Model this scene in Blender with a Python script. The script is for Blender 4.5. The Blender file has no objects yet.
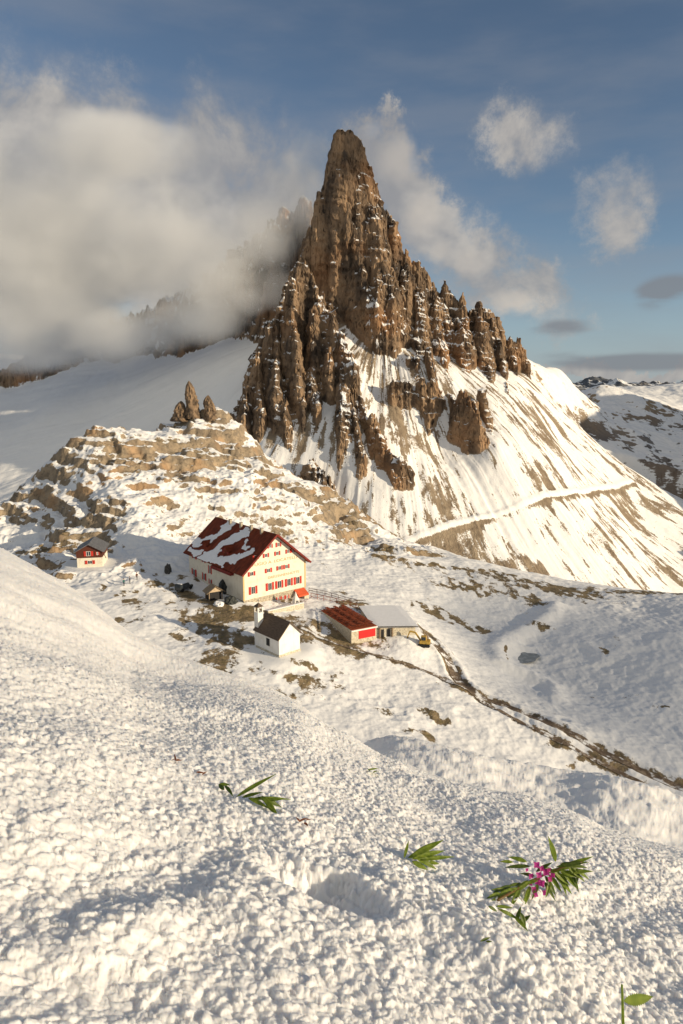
import bpy, bmesh, math, random
import numpy as np
from mathutils import Vector, Matrix
random.seed(7)
scene = bpy.context.scene
COL = scene.collection
R = math.radians
# ---------------------------------------------------------------- camera geometry
F = 683.0; CZ = 50.0; PITCH = R(-10.5)
CP, SP = math.cos(PITCH), math.sin(PITCH)
def ray(u, v):
    X = (u-341.5)/F; V = (512-v)/F
    return X, CP - SP*V, SP + CP*V
def at(u, v, Y):
    x, y, z = ray(u, v); t = Y/y
    return (x*t, Y, CZ+z*t)
def atz(u, v, Z):
    x, y, z = ray(u, v); t = (Z-CZ)/z
    return (x*t, y*t, Z)
# ---------------------------------------------------------------- noise
def _h(ix, iy, s):
    n = (ix.astype(np.int64)*374761393 + iy.astype(np.int64)*668265263 + s*1442695041) & 0x7fffffff
    n = ((n ^ (n >> 13))*1274126177) & 0x7fffffff
    n = (n ^ (n >> 16))
    return (n & 0xffff)/65535.0
def noise(x, y, s=0):
    ix = np.floor(x); iy = np.floor(y); fx = x-ix; fy = y-iy
    fx = fx*fx*fx*(fx*(fx*6-15)+10); fy = fy*fy*fy*(fy*(fy*6-15)+10)
    a = _h(ix, iy, s); b = _h(ix+1, iy, s); c = _h(ix, iy+1, s); d = _h(ix+1, iy+1, s)
    return (a+(b-a)*fx+(c-a)*fy+(a-b-c+d)*fx*fy)*2-1
def fbm(x, y, o=4, s=0, g=0.5):
    r = 0; a = 1; t = 0
    for i in range(o):
        r = r + a*noise(x+17.3*i, y-9.1*i, s+i*7); t += a
        x = x*2.03; y = y*2.03; a *= g
    return r/t
def ridged(x, y, o=3, s=0, g=0.5):
    r = 0; a = 1; t = 0
    for i in range(o):
        r = r + a*(1-np.abs(noise(x+11.3*i, y+5.7*i, s+i*5))*2); t += a
        x = x*2.07; y = y*2.07; a *= g
    return r/t
def worley(x, y, s=0):
    ix = np.floor(x); iy = np.floor(y)
    d1 = np.full(x.shape, 9.0); idv = np.zeros(x.shape)
    for dx in (-1, 0, 1):
        for dy in (-1, 0, 1):
            cx = ix+dx; cy = iy+dy
            px = cx+_h(cx, cy, s); py = cy+_h(cx, cy, s+31)
            d = (px-x)**2+(py-y)**2
            m = d < d1
            d1 = np.where(m, d, d1); idv = np.where(m, _h(cx, cy, s+77), idv)
    return np.sqrt(d1), idv
def sst(a, b, x):
    t = np.clip((x-a)/(b-a), 0, 1); return t*t*(3-2*t)
def segdist(x, y, pts):
    """distance to polyline and interpolated third coordinate"""
    bd = np.full(np.shape(x), 1e9); bz = np.zeros(np.shape(x))
    for (x0, y0, z0), (x1, y1, z1) in zip(pts[:-1], pts[1:]):
        dx, dy = x1-x0, y1-y0; L = dx*dx+dy*dy+1e-9
        t = np.clip(((x-x0)*dx+(y-y0)*dy)/L, 0, 1)
        d = np.hypot(x-x0-t*dx, y-y0-t*dy); m = d < bd
        bd = np.where(m, d, bd); bz = np.where(m, z0+t*(z1-z0), bz)
    return bd, bz
def rbf(pts, lin=True):
    P = np.array(pts, float); n = len(P); S = 100.0
    D = np.hypot(P[:, None, 0]-P[None, :, 0], P[:, None, 1]-P[None, :, 1])/S
    A = np.zeros((n+3, n+3)); A[:n, :n] = np.sqrt(D*D+0.002)
    A[:n, n] = 1; A[:n, n+1] = P[:, 0]/S; A[:n, n+2] = P[:, 1]/S; A[n:, :n] = A[:n, n:].T
    w = np.linalg.solve(A, np.concatenate([P[:, 2], [0, 0, 0]]))
    def f(x, y):
        r = w[n]+w[n+1]*x/S+w[n+2]*y/S
        for i in range(n):
            r = r+w[i]*np.sqrt(((x-P[i, 0])**2+(y-P[i, 1])**2)/S/S+0.002)
        return r
    return f
# ---------------------------------------------------------------- foreground profile table (azimuth x log r)
E1 = [(-60,525),(0,548),(40,571),(85,599),(130,634),(165,650),(215,668),(270,692),(300,706),(330,728),(380,757),(430,778),(469,788),(526,797),(575,812),(600,826),(646,842),(683,852),(760,880)]
E2 = [(250,715),(300,712),(340,714),(380,729),(446,746),(500,760),(557,773),(590,776),(624,779),(683,793),(760,812)]
RC = [(-60,27),(0,25),(130,19),(165,14),(300,10.5),(526,7.6),(683,6.2),(760,6)]
def aztan(u, v):
    x, y, z = ray(u, v); return math.atan2(x, y), -z/math.hypot(x, y)
NA, NR = 601, 500
AZ0, AZ1 = R(-52), R(52)
LR0, LR1 = math.log(0.5), math.log(130)
azs = np.linspace(AZ0, AZ1, NA); lrs = np.linspace(LR0, LR1, NR); rs = np.exp(lrs)
e1 = np.array([aztan(*p) for p in E1]); e2 = np.array([aztan(*p) for p in E2])
rcA = np.interp(azs, [aztan(u, 700)[0] for u, r in RC], [r for u, r in RC])
T1 = np.interp(azs, e1[:, 0], e1[:, 1]); T2 = np.interp(azs, e2[:, 0], e2[:, 1])
def sm1(a, k):
    w = np.ones(k)/k; return np.convolve(np.pad(a, k//2, mode='edge'), w, mode='valid')
T1 = sm1(T1, 5); T2 = sm1(T2, 9); rcA = sm1(rcA, 41)
H0 = 1.22
sA = sm1(np.interp(azs, [aztan(u, 700)[0] for u in (-60,0,130,165,300,526,683,760)], [.07,.10,.185,.208,.262,.335,.375,.39]), 31)
rcA = np.clip(2*H0/np.maximum(T1-sA, .05), 5.5, 30); rcA = sm1(rcA, 9)
berm = sst(aztan(290, 700)[0], aztan(400, 700)[0], azs)
tab = np.zeros((NA, NR))
for i in range(NA):
    rc = rcA[i]; k = H0/rc**2; s = T1[i]-2*H0/rc
    t2 = T2[i]*berm[i]+(T1[i]+.10)*(1-berm[i])
    kr = np.array([rc*1.05, rc*1.24, rc*1.72, rc*2.0, rc*2.8, rc*4.6])
    kt = np.array([T1[i]+.002, T1[i]+.055+.02*(1-berm[i]), t2, t2+.02, t2+.13, t2+.22])
    z = H0+s*rs+k*rs*rs
    T = np.where(rs < rc*1.06, z/rs, np.interp(lrs, np.log(kr), kt))
    tab[i] = T
# light smoothing along r
ks = 7; w = np.ones(ks)/ks
for i in range(NA):
    zz = tab[i]*rs
    sm = np.convolve(np.pad(tab[i], ks//2, mode='edge'), w, mode='valid')
    mk = sst(rcA[i]*.9, rcA[i]*1.1, rs)
    tab[i] = tab[i]*(1-mk)+sm*mk
def tabT(x, y):
    az = np.arctan2(x, y); r = np.hypot(x, y)
    fa = np.clip((az-AZ0)/(AZ1-AZ0)*(NA-1), 0, NA-1.001); fr = np.clip((np.log(np.maximum(r, .5))-LR0)/(LR1-LR0)*(NR-1), 0, NR-1.001)
    ia = fa.astype(int); ir = fr.astype(int); ta = fa-ia; tr = fr-ir
    return (tab[ia, ir]*(1-ta)+tab[ia+1, ir]*ta)*(1-tr)+(tab[ia, ir+1]*(1-ta)+tab[ia+1, ir+1]*ta)*tr
def foreBase(x, y):
    return CZ-tabT(x, y)*np.maximum(np.hypot(x, y), .5)
def hit(u, v, f, t0=.6, t1=600, n=4000):
    x, y, z = ray(u, v)
    t = np.exp(np.linspace(math.log(t0), math.log(t1), n))
    d = CZ+z*t-f(x*t, y*t)
    k = np.argmax(d < 0)
    a, b = t[max(k-1, 0)], t[k]
    q = np.linspace(a, b, 12); dd = CZ+z*q-f(x*q, y*q); j = np.argmax(dd < 0)
    tt = q[max(j-1, 0)] if dd[j] < 0 else b
    return (x*tt, y*tt, CZ+z*tt)
# hollows and troughs of the foreground (polyline in photo, radius across, depth)
def wp(pts):
    o = []
    for u, v in pts:
        p = hit(u, v, foreBase); o.append((p[0], p[1], 0))
    return o
TR = [(wp([(-30,925),(90,893),(170,868),(235,840)]), .21, .032),
      (wp([(-30,1015),(60,985),(110,990)]), .12, .035),
      (wp([(420,800),(480,838),(560,850)]), .38, .055),
      (wp([(580,920),(640,905),(720,890)]), .28, .05),
      (wp([(640,985),(720,960)]), .16, .04),
      (wp([(120,790),(250,790),(360,800)]), .22, .03),
      (wp([(-20,706),(80,700),(200,715)]), .6, .08),
      (wp([(60,640),(140,655),(200,668)]), .9, .14),
      (wp([(-20,600),(70,625),(125,640)]), 1.2, .2)]
MD = [(wp([(90,945),(160,925)]), .12, .05), (wp([(230,900),(262,930)]), .10, .03), (wp([(410,900),(450,930)]), .18, .05),
      (wp([(0,760),(120,760)]), .5, .06), (wp([(440,790),(520,800)]), .35, .06), (wp([(500,960),(560,975)]), .14, .045)]
holeC = hit(322, 890, foreBase)
def foreZ(x, y, detail=True):
    z = foreBase(x, y)
    r = np.hypot(x, y)
    for pts, w_, d_ in TR:
        d, _ = segdist(x, y, pts); z = z-d_*np.exp(-(d/w_)**2)
    for pts, w_, d_ in MD:
        d, _ = segdist(x, y, pts); z = z+d_*np.exp(-(d/w_)**2)
    wx = x+.03*noise(x*9, y*9, 51); wy = y+.03*noise(x*9+40, y*9, 52)
    q = ((wx-holeC[0])*.92+(wy-holeC[1])*.1)/.225; p = ((wy-holeC[1])-(wx-holeC[0])*-.35)/.15
    hd = np.hypot(q, p)
    z = z-.125*(1-sst(.1, 1.2, hd))+.012*np.exp(-((hd-1.25)/.25)**2)
    z = z+.08*fbm(x*.8, y*.8, 3, 5)*sst(1, 6, r)+.022*fbm(x*2.3+3, y*2.3, 3, 9)
    z = z+sst(4, 18, r)*.12*fbm(x*.35, y*.35, 3, 15)
    if detail:
        a = (1.08+.32*sst(-.35, .4, fbm(x*1.1+7, y*1.1, 3, 57)))*(1-.45*sst(4, 12, r)-.45*sst(12, 28, r))
        wx = x+.010*noise(x*27, y*27, 61)+.002*noise(x*90, y*90, 63); wy = y+.010*noise(x*27+9, y*27, 62)+.002*noise(x*90, y*90+7, 64)
        d, i = worley(wx*27, wy*27, 1); z = z+a*.0135*(1-np.minimum(d, 1)**1.7)*(.25+1.0*i)
        d, i = worley(wx*47, wy*47, 2); z = z+a*.0085*(1-np.minimum(d, 1)**2)*(.2+1.1*i)
        d, i = worley(wx*95, wy*95, 6); z = z+a*.0042*(1-np.minimum(d, 1)**2)*(.2+1.0*i)
        d, i = worley(wx*10, wy*10, 3); z = z+a*.009*(1-np.minimum(d, 1)**2)*i
        z = z+.014*fbm(x*5, y*5, 3, 12)*(1-.6*sst(12, 28, r))
        # rough lumpy berm beyond the first edge
        T = np.interp(np.arctan2(x, y), azs, rcA); bm = sst(1.15, 1.5, r/T)*(1-sst(2.6, 3.2, r/T))
        z = z+bm*(.03*ridged(x*.9, y*.9, 2, 18)+.04*fbm(x*3.5, y*3.5, 3, 19)+.03*(1-worley(x*4.2, y*4.2, 20)[0]))
    return z
# ---------------------------------------------------------------- middle ground
GP = []
def g(u, v, z=None, Y=None):
    GP.append(atz(u, v, z) if Y is None else at(u, v, Y))
for a in [(85,573,6),(130,585,4),(150,575,4.5),(184,578,3),(215,590,2.6),(241,602,2.4),(275,602,1),(308,602,-.2),(250,655,.6),(283,660,0),(300,653,0),(200,630,1),(150,612,3),
          (330,612,-.2),(345,630,-1.6),(376,638,-2.2),(415,637,-2.6),(430,645,-4),(445,662,-6),(400,662,-4),(360,650,-2.2),(330,640,-1.2),(560,733,-10),(620,762,-12),(683,790,-14),
          (340,690,-3.5),(300,690,-2),(420,740,-6),(480,700,-8),(500,765,-9),(600,790,-13),
          (525,662,-14.5),(600,640,-12),(640,665,-12.5),(683,640,-10),(683,710,-13.5),(600,700,-14.5),(540,690,-14.5),(470,620,-11),(420,600,-6.5),(380,580,-4.5),(340,575,-3),
          (310,556,-1),(350,552,-2.5),(400,549,-4.5),(470,562,-8.5),(520,579,-11),(560,590,-12.5),(620,591,-13),(683,593,-13.5),(570,610,-12),(640,612,-12.5),(760,600,-11),(760,700,-13),(850,650,-13)]:
    g(*a)
for u, v, Y in [(110,545,182),(60,560,172),(150,522,193),(130,500,205),(120,470,226),(112,432,250),(75,436,246),(60,470,232),(45,480,232),(30,508,220),(15,530,208),(0,548,198),
                (160,437,262),(200,470,240),(250,500,225),(300,500,236),(250,462,262),(300,482,268),(335,492,268),(350,515,255),(362,543,238),(300,540,214),(200,525,203),(230,545,192),
                (145,432,270),(170,425,285),(190,415,292),(215,406,296),(235,418,296),(262,455,285),(320,520,232),(-40,520,215),(90,430,262),(240,440,276)]:
    g(u, v, None, Y)
GP += [(-70,340,10),(-130,330,5),(-60,430,-70),(-220,420,-70),(-30,325,0),(40,340,-70),(0,420,-85),(120,275,-45),(60,270,-25),(160,240,-35),(200,200,-40),(230,300,-80),(300,400,-90),(100,420,-95),(-130,250,0),(-180,300,-40),(-260,300,-70),(-150,200,-5),(-200,150,-10),(-110,120,10),(-60,60,8),(0,60,3),(60,60,-6),(110,90,-18),(180,110,-30)]
_g = rbf(GP)
def pw(pts, f=None):
    return [(lambda p: (p[0], p[1], 0))(hit(u, v, f or _g, 62)) for u, v in pts]
drift = pw([(556,606),(548,616),(530,628),(508,640),(496,652),(502,666),(530,677),(552,688),(556,700)])
road1 = pw([(425,632),(436,644),(449,658),(456,676),(466,688),(520,712),(575,738),(630,764),(690,792),(760,822)])
road2 = pw([(300,628),(330,640),(370,652),(410,664),(440,676),(462,690),(515,722),(560,744),(610,768),(660,794)])
road3 = pw([(190,592),(225,612),(262,618),(300,622),(330,626),(352,640)])
trench = pw([(200,672),(250,690),(300,712)])
pond = hit(525, 658, _g, 62)
def hillmask(x, y):
    d, _ = segdist(x, y, [(-72,205,0),(-70,245,0),(-35,262,0),(-15,262,0)])
    return 1-sst(42, 75, d)
def ground(x, y):
    r = np.hypot(x, y)
    z = _g(x, y)
    hm = hillmask(x, y)
    fl = sst(0, .8, hm)
    rough = 1-sst(55, 100, 500-r)*0
    z = z+(.9*fbm(x/26, y/26, 4, 21)+.18*fbm(x/4, y/4, 3, 22))*(1-.7*fl)
    z = z+hm*(2.6*fbm(x/22, y/22, 4, 23)+.9*ridged(x/9, y/9, 3, 24))
    # tilted strata: small cliffs with benches, broken up
    mk = hm*sst(.0, .35, fbm(x/24, y/24, 3, 26)+.12+.3*sst(-40, -75, x)+.3*sst(255, 285, y))
    q = z+.13*x+.05*y+5.5*fbm(x/24, y/16, 4, 25); st = 6.0
    fr = q/st-np.floor(q/st); tt = (np.floor(q/st)+sst(.45, .95, fr))*st-q
    z = z+(.12*hm+.75*mk)*tt*.85
    st = 2.1; q2 = z+.09*x+1.6*fbm(x/8, y/8, 3, 27); fr = q2/st-np.floor(q2/st); z = z+hm*(.25+.45*mk)*((np.floor(q2/st)+sst(.5, .95, fr))*st-q2)
    z = z+hm*(mk*(1.2*(.5-worley(x/9, y/5, 35)[0])+.7*(.5-worley(x/3, y/2, 49)[0]))+.45*fbm(x/3, y/3, 4, 43, .6)+.25*ridged(x/1.8, y/1.8, 2, 50))
    d, _ = segdist(x, y, drift); z = z+1.7*np.exp(-(d/2.8)**2)
    d, _ = segdist(x, y, road1); z = z-.35*np.exp(-(d/1.1)**4)+.35*np.exp(-((d-2.2)/.8)**2)+(1-hm)*(.10*fbm(x/1.3, y/1.3, 3, 46)+.2*ridged(x/4.5, y/4.5, 2, 47)*sst(-.2, .3, noise(x/14, y/14, 48)))
    # small hummocks
    far = sst(90, 110, r)*(1-hm)
    z = z+far*(.35*fbm(x/7+3, y/7, 3, 29)+.13*ridged(x/2.6, y/2.6, 2, 30)*sst(-.15, .5, fbm(x/16, y/16, 2, 55))+.07*fbm(x/.9, y/.9, 2, 45))
    # blend to the near profile
    k = sst(56, 84, r)
    z = np.where(r < 84, foreBase(x, y)*(1-k)+z*k, z)
    # level the building plots
    for cx, cy, cz, rr in PLOTS:
        kk = 1-sst(rr*.8, rr*1.5, np.hypot(x-cx, y-cy)); z = z*(1-kk)+cz*kk
    return z
PLOTS = [(-12.5, 124.5, 0.1, 6.5), (-62.5, 166, 6.2, 7), (10.5, 144, -2.2, 6.5), (-33, 148, 2.4, 5)]
def G1(x, y):
    return float(ground(np.array([x], float), np.array([y], float))[0])
# ---------------------------------------------------------------- the mountain
AX, AY = 40.0, 690.0
def A(*pts): return [at(*p) for p in pts]
APR = [ [(AX,AY,131),(100,700,112),(150,705,78),(205,712,30),(300,730,-40)],
        [(AX,AY,131),(0,700,112),(-90,760,84),(-230,850,66),(-420,930,58),(-700,980,60)] ]
RIBS = [ # polyline, slope, rounding
 (A((336,124,690),(345,120,690),(355,125,690)), 9.0, 2),
 (A((333,138,690),(345,132,690),(360,142,690)), 8.0, 2),
 (A((330,168,690),(345,160,690),(367,168,690)), 6.0, 2),
 (A((324,195,690),(345,185,690),(382,196,690)), 5.0, 2),
 (A((318,225,690),(345,215,690),(394,226,690)), 4.5, 2),
 (A((334,150,690),(356,152,690),(368,166,692),(386,205,694),(398,240,690),(413,268,690)), 3.0, 2),
 (A((413,268,690),(432,280,688),(445,287,686),(462,300,684),(478,300,684),(492,308,684),(500,318,684),(512,338,684),(522,358,684)), 2.6, 2),
 (A((330,165,685),(322,200,685),(314,235,685),(306,262,690)), 2.8, 2),
 (A((350,194,664),(349,225,660),(347,262,655)), 3.6, 1),
 (A((327,228,665),(325,262,655)), 4.2, 1),
 (A((341,150,682),(337,200,678),(335,240,674)), 3.4, 2),
 (A((372,200,676),(380,212,668),(386,250,655),(380,300,630)), 3.0, 3),
 (A((366,262,652),(375,300,634),(383,338,612)), 3.2, 3),
 (A((405,262,678),(400,300,650),(395,330,632)), 2.8, 4),
 (A((425,288,672),(423,310,655),(418,350,625),(428,372,600)), 2.8, 4),
 (A((441,290,672),(443,330,645),(446,380,600),(450,420,560)), 2.8, 4),
 (A((464,303,672),(466,340,645),(468,385,600),(478,430,548)), 2.8, 4),
 (A((480,310,665),(484,345,640),(490,380,610)), 3.0, 3),
 (A((493,312,672),(497,340,655)), 3.0, 3),
 (A((512,340,676),(517,370,655)), 3.2, 2),
 (A((503,362,640),(506,385,615),(512,408,590)), 3.4, 2),
 (A((428,345,612),(430,375,590),(425,405,565)), 3.2, 2),
 (A((389,338,610),(392,352,600)), 3.0, 3),
 (A((410,345,606),(408,356,600)), 3.0, 3),
 (A((392,382,580),(415,378,580),(432,376,580)), 3.2, 3),
 (A((455,400,565),(470,420,548),(488,438,535)), 3.2, 2),
 (A((482,395,575),(490,415,558),(492,438,540)), 3.4, 2),
 # left buttress
 (A((301,253,608),(310,266,606),(318,290,596),(326,320,580)), 2.7, 1.5),
 (A((318,290,596),(335,330,570),(350,375,545),(366,420,520),(392,452,500),(402,468,492)), 2.7, 2),
 (A((344,385,535),(352,420,512),(363,450,497)), 3.2, 2),
 (A((372,415,515),(385,440,500),(398,462,490)), 3.0, 2),
 (A((301,253,608),(292,280,600),(283,300,596),(268,325,590),(254,352,582),(243,380,574),(236,400,570)), 2.5, 2),
 (A((291,302,578),(294,350,560),(300,400,535)), 3.4, 2),
 (A((272,320,576),(274,360,560),(278,410,532)), 3.6, 1.5),
 (A((255,351,570),(258,390,550),(262,420,534)), 3.6, 1.2),
 (A((314,300,582),(312,350,560),(318,395,535)), 3.2, 2),
 (A((323,353,558),(325,390,540)), 3.4, 2),
 (A((284,392,538),(284,410,528)), 4.0, 2),
 (A((244,385,556),(246,405,545)), 3.4, 1.2),
 (A((312,452,500),(322,470,488),(328,482,480)), 1.5, 2),
 # behind, in the cloud
 (A((303,196,755),(297,215,755),(290,260,740)), 2.2, 5),
 (A((286,205,780),(262,235,790),(225,262,800),(180,290,830),(120,325,870),(40,335,900),(-60,340,920)), 1.9, 6),
]
SP_ = A((345,312,665),(364,345,632),(372,362,610),(392,372,600),(420,368,600),(385,400,582),(412,440,540),(440,452,545),(470,455,540),(497,446,538),(515,420,580),(522,392,620),(523,374,690),
  (548,398,692),(575,424,692),(600,448,690),(640,478,684),(683,500,675),(760,545,660),(560,440,620),(600,480,610),(640,520,600),(683,560,570),(683,620,480),(600,620,440),(520,600,430),(440,580,435),(380,565,440),
  (480,500,500),(540,520,500),(600,550,500),(412,476,500),(396,482,494),(362,466,500),(440,500,488),(370,510,470),(335,478,500),(285,436,528),(305,420,532),(265,432,532),(330,425,525),(348,445,508),(300,500,490),(250,480,500),(240,425,560),(225,400,610),
  (230,338,740),(150,352,800),(80,368,840),(0,388,880),(-80,396,880),(200,395,660),(100,415,720),(0,440,720),(0,490,600),(-80,490,640),(100,460,600),(200,440,600),(230,470,540),(0,540,500),(120,520,480)) + \
  [(40,690,95),(0,760,95),(120,760,40),(240,760,-40),(300,900,-60),(100,900,0),(-100,950,90),(-300,1000,90),(-500,1000,90),(-500,700,-40),(420,700,-110),(420,450,-140),(200,400,-130),(0,400,-110),(-200,420,-90),(-500,420,-80)]
RIM = [at(u, v, 690) for u, v in ((523,374),(548,398),(575,424),(600,448),(640,478),(683,500),(760,545))]
SP_ += [(x+12, y+30, z-32) for x, y, z in RIM]+[(x+40, y+80, z-75) for x, y, z in RIM]
_s = rbf(SP_)
GUL = [(lambda p: (p[0], p[1], 0))(at(*p)) for p in ((312,262,668),(326,280,660),(338,305,650),(354,340,632),(374,372,612),(398,395,597))]
GUL2 = [(lambda p: (p[0], p[1], 0))(at(*p)) for p in ((305,300,594),(308,350,570),(322,400,545),(330,430,528))]
MPATH = [(lambda p: (p[0], p[1], 0))(hit(u, v, _s, 300, 900)) for u, v in ((395,549),(430,534),(470,519),(520,505),(570,493),(612,486),(632,482))]
def mount(x, y):
    wx = x+7*fbm(x/45, y/80, 3, 101)+2.0*noise(x/9, y/30, 103); wy = y+9*fbm(x/30+50, y/60, 3, 102)+2.5*noise(x/8+31, y/25, 104)
    S = _s(x, y)
    dp, _ = segdist(x, y, MPATH); S = S+1.3*np.exp(-(dp/2.2)**2)
    ang = np.arctan2(x-AX, -(y-AY)); rr = np.hypot(x-AX, y-AY)
    S = S+2.4*fbm(ang*9, rr/160, 3, 105)+.6*ridged(ang*40, rr/70, 2, 106)+.7*fbm(x/9, y/9, 3, 107)+2*fbm(x/40, y/40, 2, 109)
    Rk = np.full(x.shape, -400.0)
    for pl, sl, rd in RIBS:
        d, zl = segdist(wx, wy, pl)
        hh = zl-sl*(np.sqrt(d*d+rd*rd)-rd)
        Rk = np.maximum(Rk, hh)
    # fluting, cracks and ledges
    fl = ridged(x/15+.5*noise(y/22, x/20, 5), y/75, 4, 110, .55)
    fl2 = ridged(x/5+.5*noise(y/12, x/12, 6), y/24, 3, 111, .6)
    big = fbm(x/34, y/70, 3, 117)
    c1, _ = worley(wx/14, wy/50, 118); c2, id2 = worley(wx/6, wy/24, 119)
    bs = .25+.75*sst(270, 180, Rk)
    kk = 1-np.exp(-np.maximum(Rk-S+3, 0)/8)
    am = .35+.65*sst(275, 190, Rk)
    Rf = Rk+kk*am*(9*fl-4+3.6*fl2+13*big*bs+8*(.5-c1)*bs+7*(.45-c2)+6*(id2-.5)+1.6*ridged(x/2.2, y/9, 2, 126))
    st = 13.0; q = Rf+.16*x+5*noise(x/45, y/45, 112)+4.0*noise(x/11, y/11, 115)+2*noise(x/4, y/4, 116); fr = q/st-np.floor(q/st)
    te = (np.floor(q/st)+sst(.15, .95, fr))*st-q
    Rf = Rf+.6*te*sst(-.5, .3, fbm(x/30, y/30, 2, 114))
    st = 4.3; q = Rf+.14*x+3*noise(x/10, y/10, 113)+1.5*noise(x/3, y/3, 120); fr = q/st-np.floor(q/st); Rf = Rf+.8*((np.floor(q/st)+sst(.2, .95, fr))*st-q)
    Rf = np.minimum(Rf, 283.5+2.2*noise(x/4, y/4, 127)-.55*np.maximum(x-6, 0)-.5*np.maximum(-1-x, 0))
    dg, _ = segdist(x+3*noise(x/12, y/12, 142), y, GUL); Rf = Rf-34*np.exp(-(dg/10)**2)
    dg, _ = segdist(x+3*noise(x/12, y/12, 143), y, GUL2); Rf = Rf-20*np.exp(-(dg/6)**2)
    rock = sst(-1.5, 1.5, Rf-S)
    return np.maximum(S, Rf), rock, S
# ---------------------------------------------------------------- mesh helpers
def link(o, parent=None):
    COL.objects.link(o)
    if parent is not None: o.parent = parent
    return o
def grid_mesh(name, X, Y, Z, mat, attrs=None, smooth=True):
    n, m = X.shape
    me = bpy.data.meshes.new(name)
    co = np.stack([X, Y, Z], -1).reshape(-1, 3).astype(np.float32)
    idx = np.arange(n*m).reshape(n, m)
    q = np.stack([idx[:-1, :-1], idx[:-1, 1:], idx[1:, 1:], idx[1:, :-1]], -1).reshape(-1, 4)
    # make sure the faces look up
    a, b, c = co[q[0, 0]], co[q[0, 1]], co[q[0, 2]]
    if np.cross(b-a, c-b)[2] < 0: q = q[:, ::-1]
    me.vertices.add(n*m); me.vertices.foreach_set('co', co.ravel())
    me.loops.add(q.size); me.loops.foreach_set('vertex_index', q.ravel().astype(np.int32))
    me.polygons.add(len(q)); me.polygons.foreach_set('loop_start', np.arange(0, q.size, 4, dtype=np.int32))
    me.update(calc_edges=True)
    if smooth: me.polygons.foreach_set('use_smooth', np.ones(len(q), dtype=bool))
    for k, v in (attrs or {}).items():
        at_ = me.attributes.new(k, 'FLOAT', 'POINT'); at_.data.foreach_set('value', np.clip(v, -5, 5).astype(np.float32).ravel())
    me.materials.append(mat)
    return link(bpy.data.objects.new(name, me))
def tag(o, label=None, cat=None, group=None, kind=None):
    if label: o['label'] = label
    if cat: o['category'] = cat
    if group: o['group'] = group
    if kind: o['kind'] = kind
    return o
# ---------------------------------------------------------------- material helpers
class N:
    def __init__(s, name, rough=.8, spec=.3):
        s.m = bpy.data.materials.new(name); s.m.use_nodes = True; s.t = s.m.node_tree; s.t.nodes.clear()
        s.o = s.t.nodes.new('ShaderNodeOutputMaterial'); s.b = s.t.nodes.new('ShaderNodeBsdfPrincipled')
        s.t.links.new(s.b.outputs[0], s.o.inputs[0]); s.b.inputs['Roughness'].default_value = rough
        s.b.inputs['Specular IOR Level'].default_value = spec
    def n(s, t, **k):
        x = s.t.nodes.new('ShaderNode'+t)
        for a, b in k.items(): setattr(x, a, b)
        return x
    def l(s, a, b): s.t.links.new(a, b)
    def put(s, inp, v):
        if hasattr(v, 'is_linked') or isinstance(v, bpy.types.NodeSocket): s.l(v, inp)
        elif isinstance(v, (tuple, list)) and len(v) == 3 and inp.type == 'RGBA': inp.default_value = (*v, 1)
        else: inp.default_value = v
    def attr(s, name): return s.n('Attribute', attribute_name=name).outputs['Fac']
    def pos(s, scale=(1, 1, 1), obj=False, rot=(0, 0, 0)):
        c = s.n('TexCoord').outputs['Object'] if obj else s.n('NewGeometry').outputs['Position']
        m = s.n('Mapping'); m.inputs['Scale'].default_value = scale; m.inputs['Rotation'].default_value = rot
        s.l(c, m.inputs['Vector']); return m.outputs[0]
    def noise(s, vec, scale, detail=4, rough=.55, dist=0.):
        x = s.n('TexNoise'); s.l(vec, x.inputs['Vector']); x.inputs['Scale'].default_value = scale
        x.inputs['Detail'].default_value = detail; x.inputs['Roughness'].default_value = rough; x.inputs['Distortion'].default_value = dist
        return x.outputs[0]
    def math(s, op, a, b=0., c=None):
        x = s.n('Math', operation=op); s.put(x.inputs[0], a); s.put(x.inputs[1], b)
        if c is not None: s.put(x.inputs[2], c)
        return x.outputs[0]
    def step(s, v, a, b, lo=0., hi=1.):
        x = s.n('MapRange', interpolation_type='SMOOTHSTEP'); s.put(x.inputs[0], v)
        for i, q in enumerate((a, b, lo, hi)): x.inputs[i+1].default_value = q
        return x.outputs[0]
    def mix(s, f, a, b):
        x = s.n('Mix', data_type='RGBA'); s.put(x.inputs[0], f); s.put(x.inputs[6], a); s.put(x.inputs[7], b); return x.outputs[2]
    def bump(s, h, strength, dist, normal=None):
        x = s.n('Bump'); s.l(h, x.inputs['Height']); x.inputs['Strength'].default_value = strength; x.inputs['Distance'].default_value = dist
        if normal is not None: s.l(normal, x.inputs['Normal'])
        return x.outputs[0]
    def color(s, v): s.put(s.b.inputs['Base Color'], v)
    def normal(s, v): s.l(v, s.b.inputs['Normal'])
def simple(name, c, rough=.7, var=.15, scale=3., metal=0., spec=.3, bump=0.):
    m = N(name, rough, spec); p = m.pos(obj=True); f = m.noise(p, scale, 5, .6)
    lo = tuple(x*(1-var) for x in c); hi = tuple(min(1, x*(1+var)) for x in c)
    m.color(m.mix(m.step(f, .3, .7), lo, hi)); m.b.inputs['Metallic'].default_value = metal
    if bump: m.normal(m.bump(f, .5, bump))
    return m.m
SNOW = (.84, .85, .87)
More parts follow.
